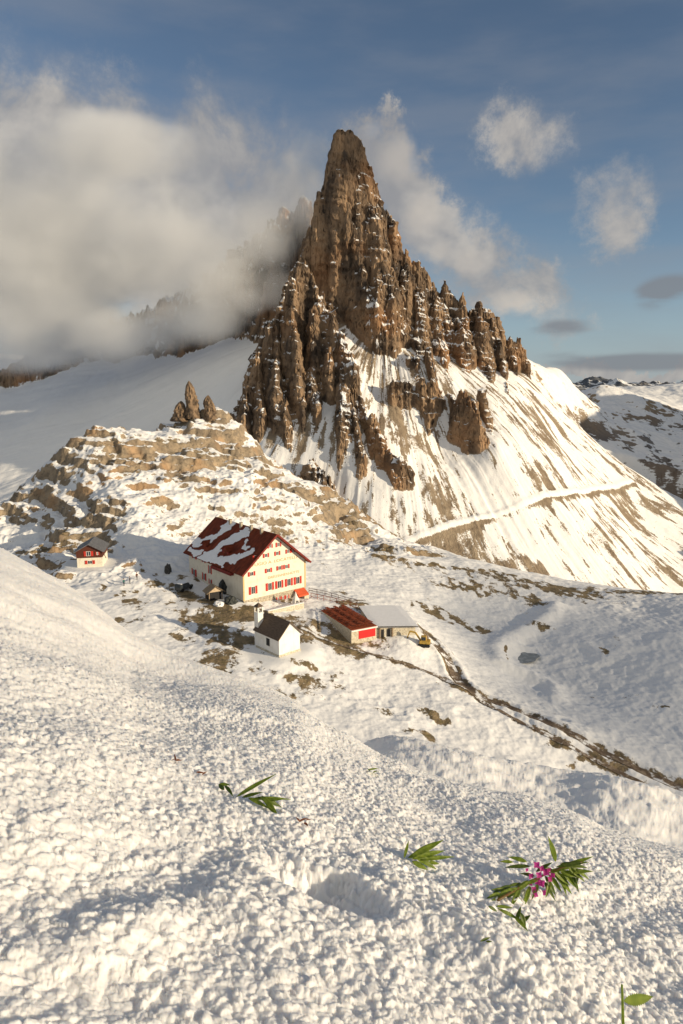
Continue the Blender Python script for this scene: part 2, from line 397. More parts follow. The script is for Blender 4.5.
def alpine(name, rock_a, rock_b, soil_a, soil_b, grass, nscale, fine, bumpd, streak=(1, 1, .35)):
    m = N(name, .85, .2)
    P = m.pos()
    snow = m.attr('snow'); rk = m.attr('rock'); gr = m.attr('grass')
    n1 = m.noise(P, nscale, 6, .62); n2 = m.noise(P, fine, 5, .6)
    Ps = m.pos(streak); n3 = m.noise(Ps, nscale*.6, 6, .6, .3); n4 = m.noise(Ps, nscale*3, 4, .6)
    rock = m.mix(m.step(n3, .34, .66), rock_a, rock_b)
    rock = m.mix(m.step(n4, .44, .3), rock, tuple(c*.45 for c in rock_a))
    rock = m.mix(m.math('MULTIPLY', m.step(m.noise(P, nscale*.15, 3, .5), .5, .68), .55), rock, (rock_b[0]*1.2, rock_b[1]*.92, rock_b[2]*.68))
    soil = m.mix(m.step(n1, .35, .65), soil_a, soil_b)
    soil = m.mix(m.math('MULTIPLY', m.step(n2, .5, .7), gr), soil, grass)
    base = m.mix(rk, soil, rock)
    s = m.math('ADD', snow, m.math('MULTIPLY', m.math('SUBTRACT', n1, .5), .55))
    s = m.math('ADD', s, m.math('MULTIPLY', m.math('SUBTRACT', n2, .5), .6))
    n6 = m.noise(m.pos((.6, .6, 2.6)), fine*.9, 4, .6); s = m.math('ADD', s, m.math('MULTIPLY', m.math('MULTIPLY', m.math('SUBTRACT', n6, .50), rk), .8))
    sf = m.step(s, .43, .57)
    m.color(m.mix(sf, base, SNOW))
    nb = m.math('ADD', n3, m.math('ADD', m.math('MULTIPLY', n4, .5), m.math('MULTIPLY', n2, .35)))
    nr = m.bump(nb, .9, bumpd)
    ns = m.bump(n2, .35, bumpd*.22)
    x = m.n('Mix', data_type='VECTOR'); m.l(sf, x.inputs[0]); m.l(nr, x.inputs[4]); m.l(ns, x.inputs[5])
    m.normal(x.outputs[1])
    return m.m
M_MOUNT = alpine('mountain_rock_and_snow', (.070,.055,.045), (.34,.235,.15), (.23,.18,.13), (.32,.26,.19), (.22,.20,.10), .11, .9, 2.6)
M_GROUND = alpine('alpine_ground', (.20,.165,.125), (.38,.30,.21), (.14,.11,.07), (.30,.225,.135), (.17,.15,.045), .5, 2.4, .5, (1,1,.8))
M_FAR = alpine('far_rock_and_snow', (.12,.115,.12), (.22,.21,.2), (.28,.20,.12), (.36,.27,.17), (.25,.2,.1), .03, .22, 5)
def snow_mat():
    m = N('foreground_snow', .5, .35); P = m.pos()
    n = m.noise(P, 260, 5, .7); n2 = m.noise(P, 60, 4, .65)
    m.color(m.mix(m.step(m.noise(P, 3, 4), .35, .7), (.86,.86,.865), (.80,.81,.83)))
    m.normal(m.bump(m.math('ADD', n, m.math('MULTIPLY', n2, .8)), .5, .004))
    m.b.inputs['Subsurface Weight'].default_value = .8; m.b.inputs['Subsurface Radius'].default_value = (1.0, .9, .8); m.b.inputs['Subsurface Scale'].default_value = .032
    return m.m
M_SNOW = snow_mat()
# ---------------------------------------------------------------- foreground snow
def build_fore():
    s = np.linspace(.7**-.5, 40**-.5, 1050); r = (s**-2)
    az = np.linspace(R(-40), R(40), 1150)
    Rr, Az = np.meshgrid(r, az, indexing='ij'); X = Rr*np.sin(Az); Y = Rr*np.cos(Az)
    Z = foreZ(X, Y)
    o = grid_mesh('foreground_snow', X, Y, Z, M_SNOW); tag(o, kind='structure')
    # coarse continuation under, beside and behind the camera
    r = np.concatenate([[.02, .3, .7], np.exp(np.linspace(math.log(.9), math.log(40), 60))]); az = np.linspace(R(40), R(320), 120)
    Rr, Az = np.meshgrid(r, az, indexing='ij'); X = Rr*np.sin(Az); Y = Rr*np.cos(Az)
    e0 = Az; blend = (Az-R(40))/R(280)
    za = foreZ(Rr*math.sin(R(40)), Rr*math.cos(R(40)), False); zb = foreZ(Rr*math.sin(R(-40)), Rr*math.cos(R(-40)), False)
    Z = za*(1-blend)+zb*blend+.35*Rr*np.sin(np.pi*blend)*sst(0, 6, Rr)
    o = grid_mesh('hillside_snow', X, Y, Z, M_SNOW); tag(o, kind='structure')
    r = np.array([0.0, .15, .35, .5, .7]); az = np.linspace(R(-40), R(40), 30); Rr, Az = np.meshgrid(r, az, indexing='ij')
    X = Rr*np.sin(Az); Y = Rr*np.cos(Az); o = grid_mesh('snow_at_feet', X, Y, foreZ(X, Y, False)-.004, M_SNOW); tag(o, kind='structure')
def slope_nz(X, Y, Z):
    # surface normal z of an arbitrary grid
    P = np.stack([X, Y, Z], -1); a = np.gradient(P, axis=0); b = np.gradient(P, axis=1); n = np.cross(a, b)
    return np.abs(n[..., 2])/(np.linalg.norm(n, axis=-1)+1e-9)
def blur(a, k=1):
    for _ in range(k):
        p = np.pad(a, 1, mode='edge'); a = (p[:-2, 1:-1]+p[2:, 1:-1]+p[1:-1, :-2]+p[1:-1, 2:]+2*p[1:-1, 1:-1])/6
    return a
# bare patches seen in the photograph: centre, half width, half height in photo pixels
BARE = [(214,622,24,12),(222,640,16,8),(212,660,16,7),(225,672,14,5),(288,679,18,6),(305,664,30,4),(250,612,40,3),(350,603,14,4),(335,638,20,6),(352,652,12,5),(384,640,10,4),
        (436,714,18,7),(420,736,15,4),(380,708,10,4),(552,742,16,5),(584,764,24,5),(470,628,20,3),(432,610,22,6),(435,566,30,2),(385,551,36,2),(500,574,20,2),(565,592,20,6),(530,600,10,6),
        (640,592,45,4),(470,590,35,6),(600,650,12,6),(665,708,14,3),(545,628,12,3),(110,590,30,5),(160,583,22,4),(128,600,14,3),(60,560,30,4),(230,578,14,6),(150,573,30,3),
        (330,560,22,7),(300,640,10,4),(455,686,10,3),(270,598,26,2),(180,640,14,3),(460,690,16,3),(120,620,8,2),(40,545,40,6)]
def build_ground():
    r = np.concatenate([np.exp(np.linspace(math.log(39.9), math.log(76), 90, endpoint=False)), np.exp(np.linspace(math.log(76), math.log(330), 880)), np.exp(np.linspace(math.log(333), math.log(520), 50))])
    az = np.linspace(R(-40), R(40), 1050)
    Rr, Az = np.meshgrid(r, az, indexing='ij'); X = Rr*np.sin(Az); Y = Rr*np.cos(Az)
    Z = ground(X, Y); hm = hillmask(X, Y)
    nz = blur(slope_nz(X, Y, Z), 2); nzs = blur(nz, 8)
    snow = .86+0*X; grass = np.zeros_like(X); rock = np.zeros_like(X)
    # hill: snow stays on benches, rock on steps
    hs = .72+(nz-.82)*2.8+.8*fbm(X/18, Y/18, 4, 31)+.5*(nzs-.8)+.30*fbm(X/3, Y/3, 3, 53)-.18*sst(-25, 10, X)
    rock = hm*sst(.9, .75, nz); rock = np.maximum(rock, hm*sst(.05, .4, fbm(X/20, Y/20, 3, 36)))
    grass = hm*sst(-.1, .3, fbm(X/14, Y/14, 3, 37))
    snow = snow*(1-sst(0, .6, hm))+hs*sst(0, .6, hm)
    snow = snow-1.5*sst(.80, .62, nz)*(1-hm)
    wxx = X+2.2*fbm(X/6, Y/6, 3, 33); wyy = Y+2.2*fbm(X/6+9, Y/6, 3, 34)
    BN = .85*fbm(X/1.8, Y/3.0, 4, 44, .65)
    for u, v, du, dv in BARE:
        c = hit(u, v, ground, 78); a = hit(u+du, v, ground, 78); b = hit(u, v-dv, ground, 78); b2 = hit(u, v+dv, ground, 78)
        ry = min(max(abs(b[1]-b2[1])/2, 1.0), 6); rx = max(abs(a[0]-c[0]), .8)
        k = ((wxx-c[0])/rx)**2+((wyy-c[1])/ry)**2
        w_ = np.exp(-k*.8); snow = snow-(.42+BN)*w_; grass = np.maximum(grass, w_)
    d, _ = segdist(X, Y, road1); snow = snow-.8*np.exp(-(d/1.9)**2)*(.8+.8*fbm(X/2, Y/3, 3, 38))
    d, _ = segdist(X, Y, road2); snow = snow-.55*np.exp(-((d)/1.2)**2)*(.8+.8*fbm(X/2, Y/3, 3, 42))
    d, _ = segdist(X, Y, road3); snow = snow-.42*np.exp(-((d)/2.4)**2)
    vil = sst(45, 15, np.hypot(X+18, (Y-140)*.7)); snow = snow-vil*(.03+.55*np.maximum(fbm(X/5, Y/7, 4, 51, .6), 0)+.3*np.maximum(fbm(X/1.5, Y/2.5, 3, 52), 0)); grass = np.maximum(grass, .5*vil)
    snow = snow+.20*fbm(X/9, Y/9, 4, 39)-.22*sst(.45, .8, ridged(X/9, Y/20, 3, 40))*sst(95, 120, Rr)*(1-hm)
    o = grid_mesh('ground', X, Y, Z, M_GROUND, dict(snow=snow, rock=rock, grass=grass)); tag(o, kind='structure')
def build_mountain():
    xs = np.concatenate([np.linspace(-520, -130, 250, endpoint=False), np.linspace(-130, 230, 620, endpoint=False), np.linspace(230, 420, 170)])
    ys = np.concatenate([np.linspace(395, 480, 130, endpoint=False), np.linspace(480, 705, 640, endpoint=False), np.linspace(705, 1010, 150)])
    X, Y = np.meshgrid(xs, ys, indexing='ij')
    Z, rock, S = mount(X, Y)
    # strata, blocks and overhangs: push the steep rock in and out along its normal
    Zb = blur(Z, 3); gx = np.gradient(Zb, axis=0)/np.gradient(X, axis=0); gy = np.gradient(Zb, axis=1)/np.gradient(Y, axis=1); gl = np.sqrt(gx*gx+gy*gy)+1e-6
    zz = Z+.16*X+2.5*noise(X/18, Y/18, 131); along = X*.9+Y*.35
    d1, i1 = worley(along/6.5+.4*noise(zz/14, along/9, 132), zz/22, 133); d2, i2 = worley(along/3.2, zz/7, 134)
    f1 = zz/7.5+.5*noise(along/25, zz/30, 135); fr = f1-np.floor(f1); lid = _h(np.floor(f1), np.floor(along/30), 136)
    push = 2.0*(i1-.5)+.9*(i2-.5)+1.25*(sst(.0, .16, fr)-sst(.25, 1., fr))*(.3+lid)+1.2*fbm(along/3, zz/3, 3, 137)
    push = push*rock*sst(.9, 2.2, gl)*sst(0, 6, Z-S)
    X = X-gx/gl*push; Y = Y-gy/gl*push
    nz = slope_nz(X, Y, Z); nb = blur(nz, 1)
    ang = np.arctan2(X-AX, -(Y-AY)); rr = np.hypot(X-AX, Y-AY)
    st = fbm(ang*20+.25*noise(X/20, Y/20, 138), rr/32, 4, 121, .65); st2 = fbm(ang*8+5, rr/40, 3, 122)
    st3 = fbm(ang*60, rr/18, 4, 125, .65)
    sc = .705-.62*np.maximum(st+.06, 0)-.75*np.maximum(st3, 0)-.40*np.maximum(st2, 0)-.06*sst(-40, 40, 470-Y)+.25*sst(-.1, .35, fbm(X/70, Y/70, 2, 124))
    sc = np.where(X < -60, .85-.3*np.maximum(st, 0), sc)
    # shade along the right rim drawn as a strip of bare ground, path across the scree
    d, _ = segdist(X, Y, [(p[0], p[1]-6, 0) for p in RIM[1:]]); sc = sc-.50*np.exp(-(d/9)**2)*sst(-.4, .1, fbm(X/12, Y/12, 3, 139))
    d, zz_ = segdist(X, Y, MPATH); below = sst(1.0, 4.0, d)*sst(11, 6, d)*(S < _s(X, Y)*0+np.interp(X, [p[0] for p in MPATH], [p[1] for p in MPATH])*0+S)  if False else 0
    yp = np.interp(X, [p[0] for p in MPATH], [p[1] for p in MPATH]); sc = np.where(d < 1.9, 1.0, sc); sc = sc-.38*sst(7, 2.5, d)*(d >= 1.9)*(Y < yp)
    lft = sst(-40, 0, X)*sst(75, 35, X)*sst(655, 625, Y)*sst(505, 530, Y)*sst(-.35, .15, fbm(X/14, Y/30, 3, 141)); rs = .23+.50*lft+(nb-.48)*2.2+.34*fbm(X/25, Y/25, 3, 123)+.25*np.clip(nz-nb, -.3, .3)
    snow = np.where(rock > .5, rs, sc)
    o = grid_mesh('mountain', X, Y, Z, M_MOUNT, dict(snow=snow, rock=rock, grass=np.zeros_like(X)))
    o.data.polygons.foreach_set('use_smooth', (rock[:-1, :-1] < .5).ravel()); tag(o, kind='structure')
# ---------------------------------------------------------------- far terrain
HP = [at(*p) for p in [(500,345,760),(530,361,770),(545,368,790),(560,374,830),(600,385,930),(640,388,1030),(683,383,1080),(760,378,1150),
     (540,395,700),(560,400,760),(600,410,830),(640,405,880),(683,418,880),(760,430,880),(580,430,760),(640,440,760),(683,455,740),(620,470,680),(683,490,640),(760,500,640),(640,500,560),(760,560,520),(900,520,520)]]
HP += [(300,900,20),(100,1000,-20),(-100,1100,-40),(700,1300,10),(500,1400,0),(1000,1200,30),(900,700,40)]
_hp = rbf(HP)
def build_far():
    xs = np.linspace(120, 1000, 560); ys = np.concatenate([np.linspace(520, 1150, 600), np.linspace(1155, 1500, 60)])
    X, Y = np.meshgrid(xs, ys, indexing='ij')
    Z = _hp(X, Y)+7*fbm(X/90, Y/90, 4, 201)+4.5*ridged(X/45, Y/45, 4, 202)*sst(-60, 20, 900-Y)+1.2*fbm(X/10, Y/10, 3, 203)-2
    ds, _ = segdist(X, Y, [(640,600,0),(720,740,0)]); Z = Z+120*np.exp(-(ds/75)**2)  # unseen ridge right of the frame, added to cast shade on the far valley
    dm, _ = segdist(X, Y, [(150,700,0),(205,712,0),(300,730,0)])
    nz = blur(slope_nz(X, Y, Z), 1); Z = Z-90*sst(712, 692, Y)*sst(430, 350, X)
    low = sst(45, -15, Z)
    snow = .72+.5*fbm(X/50, Y/50, 4, 204)+(nz-.9)*(1.0+2.0*sst(280, 340, X))-.22*low-.35*sst(.2, .7, ridged(X/28, Y/40, 3, 205))*low
    snow = snow+.15-.6*sst(40, 58, Z)*sst(230, 300, X)*sst(-.3, .3, fbm(X/80, Y/40, 2, 206))
    o = grid_mesh('far_hill', X, Y, Z, M_FAR, dict(snow=snow, rock=low, grass=1-low)); tag(o, kind='structure')
    # distant peaks on the horizon
    xs = np.linspace(200, 6500, 500); ys = np.linspace(6500, 9500, 120); X, Y = np.meshgrid(xs, ys, indexing='ij')
    env = np.exp(-((Y-8000)/900)**2)
    Z = 50+env*(-30+75*fbm(X/900, Y/1500, 2, 211)+150*np.abs(ridged(X/420, Y/700, 5, 212, .55)))-(1-env)*200
    nz = slope_nz(X, Y, Z)
    o = grid_mesh('distant_peaks', X, Y, Z, M_PEAK, dict(snow=.35+.5*fbm(X/120, Y/120, 3, 213)+(nz-.8)*1.4, rock=np.ones_like(X), grass=np.zeros_like(X))); tag(o, kind='structure')
    # valley floor out to the horizon
    xs = np.linspace(-9000, 9000, 60); ys = np.linspace(-6000, 16000, 60); X, Y = np.meshgrid(xs, ys, indexing='ij')
    Z = -150-120*sst(1200, 5000, np.hypot(X, Y))+0*X
    o = grid_mesh('valley_floor', X, Y, Z, M_FAR, dict(snow=.5+.5*fbm(X/900, Y/900, 3, 221), rock=np.ones_like(X)*.5, grass=np.zeros_like(X))); tag(o, kind='structure')
M_PEAK = alpine('distant_peak_rock', (.10,.11,.13), (.16,.17,.19), (.1,.1,.1), (.2,.2,.2), (.1,.1,.1), .004, .02, 20)
# ---------------------------------------------------------------- world, sun, camera
SUN_EL, SUN_AZ = R(13), math.atan2(.92, -.39)      # azimuth measured from +Y towards +X
def build_world():
    w = bpy.data.worlds.new('World'); scene.world = w; w.use_nodes = True; t = w.node_tree; t.nodes.clear()
    class W(N):
        def __init__(s): s.t = t
    m = W()
    out = m.n('OutputWorld'); bg = m.n('Background'); m.l(bg.outputs[0], out.inputs[0])
    sky = m.n('TexSky', sky_type='NISHITA'); sky.sun_disc = False; sky.sun_elevation = SUN_EL; sky.sun_rotation = SUN_AZ
    sky.altitude = 2400; sky.air_density = 1.0; sky.dust_density = .25; sky.ozone_density = .9
    bg.inputs['Strength'].default_value = .095
    vec = m.n('TexCoord').outputs['Generated']
    nn = m.n('TexNoise'); m.l(vec, nn.inputs['Vector']); nn.inputs['Scale'].default_value = 7; nn.inputs['Detail'].default_value = 7; nn.inputs['Roughness'].default_value = .58; nn.inputs['Distortion'].default_value = .35
    n1 = nn.outputs[0]
    mp = m.n('Mapping'); mp.inputs['Scale'].default_value = (1, 1, 4); m.l(vec, mp.inputs[0])
    n2n = m.n('TexNoise'); m.l(mp.outputs[0], n2n.inputs['Vector']); n2n.inputs['Scale'].default_value = 5; n2n.inputs['Detail'].default_value = 6; n2 = n2n.outputs[0]
    sep = m.n('SeparateXYZ'); m.l(vec, sep.inputs[0])
    blobs = {'lit': [((368,150),.06,1.8,.05),((385,172),.07,1.8,.06),((412,218),.07,1.3,.06),((455,262),.075,.95,.07),((500,285),.08,.9,.06),((545,295),.06,.75,.05),((532,140),.06,.72,.06),((505,128),.05,.5,.05),((612,205),.058,.75,.07),((628,240),.05,.5,.05),((350,150),.05,.7,.05),
                     ((570,330),.05,.5,.02),((140,250),.32,1.15,.17),((60,170),.25,.95,.10),((230,130),.12,.7,.10),((30,90),.2,.45,.08),((270,210),.1,.7,.08),((640,374),.14,1.5,.014),((590,372),.07,1.2,.012),((683,380),.1,1.5,.014)],
             'dark': [((560,328),.06,.9,.016),((672,288),.05,1.1,.022),((650,300),.03,.7,.02),((640,362),.16,1.1,.016),((560,352),.05,.5,.01)]}
    def mask(lst):
        tot = None
        for (u, v), rx, amp, ry in lst:
            x, y, z = ray(u, v); L = math.sqrt(x*x+y*y+z*z); az = math.atan2(x, y)
            mpp = m.n('Mapping', vector_type='TEXTURE'); mpp.inputs['Location'].default_value = (x/L, y/L, z/L); mpp.inputs['Rotation'].default_value = (0, 0, -az); mpp.inputs['Scale'].default_value = (rx, rx, ry)
            m.l(vec, mpp.inputs[0]); ln = m.n('VectorMath', operation='LENGTH'); m.l(mpp.outputs[0], ln.inputs[0])
            f = m.math('MULTIPLY', m.step(ln.outputs['Value'], 1.25, 0.), amp)
            tot = f if tot is None else m.math('ADD', tot, f)
        return tot
    wn = m.n('TexNoise'); m.l(vec, wn.inputs['Vector']); wn.inputs['Scale'].default_value = 14; wn.inputs['Detail'].default_value = 9; wn.inputs['Roughness'].default_value = .72
    sb = m.n('VectorMath', operation='SUBTRACT'); m.l(wn.outputs['Color'], sb.inputs[0]); sb.inputs[1].default_value = (.5, .5, .5)
    sc_ = m.n('VectorMath', operation='SCALE'); m.l(sb.outputs[0], sc_.inputs[0]); sc_.inputs['Scale'].default_value = .13
    ad = m.n('VectorMath', operation='ADD'); m.l(vec, ad.inputs[0]); m.l(sc_.outputs[0], ad.inputs[1]); vec0 = vec; vec = ad.outputs[0]
    ml = mask(blobs['lit']); vec = vec0; sc_ = None; md = mask(blobs['dark'])
    nl = m.step(n1, .30, .62, .25, 1.15); 
    fl = m.math('MULTIPLY', m.step(m.math('MULTIPLY', ml, nl), .10, 1.0), .88)
    fd = m.math('MULTIPLY', m.step(m.math('MULTIPLY', md, m.step(n2, .32, .58, .3, 1.2)), .15, .9), .8)
    hz = m.math('MULTIPLY', m.step(sep.outputs[2], .17, -.02), .75); skyc = m.mix(hz, sky.outputs[0], (2.7, 3.5, 4.5))
    cirr = m.math('MULTIPLY', m.step(n2, .35, .75), .30)
    c = m.mix(cirr, skyc, (2.9, 3.0, 3.3))
    lit = m.mix(m.step(n1, .42, .66), (3.2, 3.15, 3.2), (5.6, 5.2, 4.7))
    c = m.mix(fl, c, lit)
    c = m.mix(fd, c, (2.2, 2.35, 2.6))
    # unseen bright cloud bank, added behind the camera as warm fill light
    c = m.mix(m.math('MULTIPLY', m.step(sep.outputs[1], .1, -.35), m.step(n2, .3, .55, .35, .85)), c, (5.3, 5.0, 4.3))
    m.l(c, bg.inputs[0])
build_world()
sd = bpy.data.lights.new('sun', 'SUN'); sd.energy = 5.2; sd.angle = R(.6); sd.color = (1, .81, .55)
so = link(bpy.data.objects.new('sun', sd)); sdir = Vector((math.sin(SUN_AZ)*math.cos(SUN_EL), math.cos(SUN_AZ)*math.cos(SUN_EL), math.sin(SUN_EL)))
so.rotation_euler = sdir.to_track_quat('Z', 'Y').to_euler()
cd = bpy.data.cameras.new('camera'); cd.sensor_fit = 'VERTICAL'; cd.sensor_height = 36; cd.lens = 24.01; cd.clip_start = .05; cd.clip_end = 40000
co = link(bpy.data.objects.new('camera', cd)); co.location = (0, 0, CZ); co.rotation_euler = (R(90)+PITCH, 0, 0); scene.camera = co
vs = scene.view_settings; scene.display_settings.display_device = 'sRGB'; vs.view_transform = 'Standard'; vs.look = 'None'; vs.gamma = 1; vs.exposure = .06; vs.use_curve_mapping = False
cy = scene.cycles; cy.use_denoising = True; cy.max_bounces = 6; cy.diffuse_bounces = 3; cy.glossy_bounces = 2; cy.transmission_bounces = 4; cy.volume_bounces = 1; cy.caustics_reflective = False; cy.caustics_refractive = False
cy.sample_clamp_indirect = 8
# ---------------------------------------------------------------- mist round the peak, and added shade volumes
def blob_volume(name, blobs, lo, hi, sigma, nscale, seed=0., col=(.93,.93,.95), thr=.5):
    bm = bmesh.new(); bmesh.ops.create_cube(bm, size=1)
    for v in bm.verts: v.co = Vector(((lo[i]+hi[i])/2+v.co[i]*(hi[i]-lo[i]) for i in range(3)))
    me = bpy.data.meshes.new(name); bm.to_mesh(me); bm.free()
    m = N(name); m.t.nodes.remove(m.b)
    P = m.n('NewGeometry').outputs['Position']; tot = None
    for c, r in blobs:
        mp = m.n('Mapping', vector_type='TEXTURE'); mp.inputs['Location'].default_value = c; mp.inputs['Scale'].default_value = r; m.l(P, mp.inputs[0])
        ln = m.n('VectorMath', operation='LENGTH'); m.l(mp.outputs[0], ln.inputs[0]); f = m.step(ln.outputs['Value'], 1.0, .15)
        tot = f if tot is None else m.math('MAXIMUM', tot, f)
    off = m.n('Mapping'); off.inputs['Location'].default_value = (seed, seed*.7, 0); off.inputs['Scale'].default_value = (1, 1, 1.35); m.l(P, off.inputs[0])
    n = m.noise(off.outputs[0], nscale, 5, .6, .25)
    d = m.math('ADD', tot, m.math('MULTIPLY', m.math('SUBTRACT', n, thr), 1.6))
    d = m.math('MULTIPLY', m.step(d, .25, 1.2), m.step(tot, 0, .3))
    v = m.n('VolumePrincipled'); v.inputs['Color'].default_value = (*col, 1); v.inputs['Anisotropy'].default_value = .15
    m.l(m.math('MULTIPLY', d, sigma), v.inputs['Density']); m.l(v.outputs[0], m.o.inputs['Volume'])
    me.materials.append(m.m)
    return tag(link(bpy.data.objects.new(name, me)), kind='stuff')
def B(u, v, Y, rx, ry, rz): return (at(u, v, Y), (rx, ry, rz))
def build_mist():
    bl = [B(30,270,700,200,80,110), B(60,345,740,170,60,45), B(60,230,700,190,70,105), B(150,250,690,130,60,95), B(215,275,690,85,50,85), B(262,235,700,50,45,55), B(20,310,720,160,60,60), B(120,330,690,100,50,45), B(110,150,700,130,60,50), B(312,160,706,34,20,38), B(150,330,700,70,50,34), B(215,310,690,70,50,36), B(322,190,706,22,14,30), B(296,195,718,48,30,52), B(190,318,690,95,55,36), B(240,300,690,50,45,36), B(275,290,700,34,30,36), B(-40,180,700,150,60,90), B(305,215,700,28,20,40)]
    blob_volume('mist', bl, (-520, 615, 20), (-8, 790, 330), .075, .015, 3., thr=.45, col=(.92,.94,.97))
    blob_volume('summit_shade_volume', [((455,500,398), (95,80,62)), ((500,470,380), (80,70,50))], (340, 380, 320), (600, 600, 470), .022, .02, 5., thr=.4)  # unseen volume added out of frame to dim the sun on the summit
    blob_volume('basin_shade_volume', [((385,18,69), (34,85,20)), ((395,-25,66), (30,45,18))], (345, -75, 44), (430, 105, 94), .028, .03, 13., thr=.3)  # unseen volume added beside the view to shade the basin but not the lodge
    blob_volume('summit_cloud', [B(395,160,745,42,30,42), B(425,215,745,40,30,40), B(372,130,745,20,20,16)], (10, 705, 150), (170, 790, 330), .02, .02, 9.)
    blob_volume('ridge_cloud', [B(470,262,735,42,28,26), B(515,300,735,48,28,24), B(440,250,735,26,20,20)], (90, 700, 95), (300, 775, 240), .016, .03, 21.)
# ---------------------------------------------------------------- object helpers
def empty(name, loc, rz=0., **k):
    o = bpy.data.objects.new(name, None); o.location = loc; o.rotation_euler = (0, 0, rz); o.empty_display_size = .3
    return tag(link(o), **k)
def box(bm, x0, x1, y0, y1, z0, z1, M=None):
    r = bmesh.ops.create_cube(bm, size=1)['verts']
    for v in r:
        v.co = Vector((x0+(v.co.x+.5)*(x1-x0), y0+(v.co.y+.5)*(y1-y0), z0+(v.co.z+.5)*(z1-z0)))
        if M is not None: v.co = M @ v.co
    return r
def beam(bm, a, b, w, h=None):
    a = Vector(a); b = Vector(b); d = b-a; L = d.length; h = h or w
    M = Matrix.Translation(a) @ d.to_track_quat('X', 'Z').to_matrix().to_4x4()
    return box(bm, 0, L, -w/2, w/2, -h/2, h/2, M)
def prism(bm, prof, y0, y1, axis='y'):
    """profile [(x,z)] extruded along y"""
    n = len(prof); A_ = [bm.verts.new((x, y0, z)) for x, z in prof]; B_ = [bm.verts.new((x, y1, z)) for x, z in prof]
    bm.faces.new(A_); bm.faces.new(B_[::-1])
    for i in range(n): bm.faces.new((A_[i], B_[i], B_[(i+1) % n], A_[(i+1) % n]))
def fin(name, bm, mat, parent=None, bevel=0., smooth=False, loc=None):
    bmesh.ops.recalc_face_normals(bm, faces=bm.faces)
    if bevel: bmesh.ops.bevel(bm, geom=bm.edges[:], offset=bevel, segments=1, affect='EDGES', clamp_overlap=True)
    me = bpy.data.meshes.new(name); bm.to_mesh(me); bm.free()
    if smooth: me.polygons.foreach_set('use_smooth', [True]*len(me.polygons))
    me.materials.append(mat); o = link(bpy.data.objects.new(name, me), parent)
    if loc is not None: o.location = loc
    return o
BM = bmesh.new
def copy_tree(o, parent=None):
    c = o.copy(); COL.objects.link(c); c.parent = parent
    for ch in o.children: copy_tree(ch, c)
    return c
def wood(name, c, scale=2.):
    m = N(name, .8, .2); p = m.pos((1, 1, 9), True); f = m.noise(p, scale, 5, .6)
    m.color(m.mix(m.step(f, .3, .7), tuple(x*.55 for x in c), c)); m.normal(m.bump(f, .5, .03)); return m.m
def plaster(name, c, dirt):
    m = N(name, .9, .2); p = m.pos(obj=True); f = m.noise(p, .6, 6, .65); ps = m.pos((2, 2, .25), True); g_ = m.noise(ps, 1.2, 5, .6)
    a = m.mix(m.math('MULTIPLY', m.step(f, .45, .75), .55), c, dirt)
    m.color(m.mix(m.math('MULTIPLY', m.step(g_, .52, .75), .5), a, dirt)); m.normal(m.bump(m.noise(p, 6, 4), .3, .02)); return m.m
def stone(name, a, b):
    m = N(name, .9, .2); p = m.pos(obj=True); v = m.n('TexVoronoi'); m.l(p, v.inputs['Vector']); v.inputs['Scale'].default_value = 2.2
    f = m.noise(p, 3, 4); c = m.mix(m.step(v.outputs['Distance'], .1, .6), a, b); c = m.mix(m.step(f, .4, .7), c, tuple(x*.7 for x in a)); m.color(c); m.normal(m.bump(v.outputs['Distance'], .6, .08)); return m.m
PL = plaster('cream_plaster', (.74,.70,.60), (.52,.46,.36)); PLW = plaster('white_plaster', (.80,.79,.76), (.62,.59,.52))
STO = stone('rubble_stone', (.36,.31,.24), (.48,.43,.34)); STOL = stone('pale_stone', (.52,.47,.37), (.62,.57,.46))
RED = simple('red_paint', (.46,.035,.022), .6, .2, 2); REDW = simple('dark_red_wood', (.17,.022,.016), .75, .3, 2)
ORG = simple('orange_red_canvas', (.60,.10,.04), .8, .1, 2); ROOFW = wood('dark_shingle', (.16,.115,.085), 1.5); WDK = wood('dark_brown_timber', (.13,.045,.03))
WBR = wood('weathered_timber', (.33,.25,.17)); WRD = wood('red_brown_timber', (.36,.085,.035)); DARK = simple('dark_opening', (.02,.02,.022), .6)
GREY = simple('grey_slate', (.13,.135,.15), .6, .25, 2); MET = simple('grey_metal', (.25,.25,.26), .5, .1, 3, .6); SNW = simple('settled_snow', (.84,.85,.88), .7, .03, 1.5, bump=.05)
YEL = simple('yellow_paint', (.46,.30,.06), .5, .2, 2); BLK = simple('black_rubber', (.02,.02,.02), .8); LET = simple('faded_orange_lettering', (.62,.33,.12), .9, .15, 1)
def roofmat():
    m = N('red_sheet_roof', .75, .15); p = m.pos((1, 1, 1), True); w = m.n('TexWave', wave_type='BANDS', bands_direction='Y'); m.l(p, w.inputs[0]); w.inputs['Scale'].default_value = .9
    f = m.noise(m.pos((.6, 1.5, .6), True), .8, 5, .6); m.color(m.mix(m.step(f, .3, .7), (.10,.022,.009), (.22,.045,.018))); m.normal(m.bump(w.outputs[1], .3, .04)); return m.m
ROOFR = roofmat()
def glass():
    m = N('window_glass', .12, .6); m.color((.03,.04,.05)); return m.m
GLS = glass()
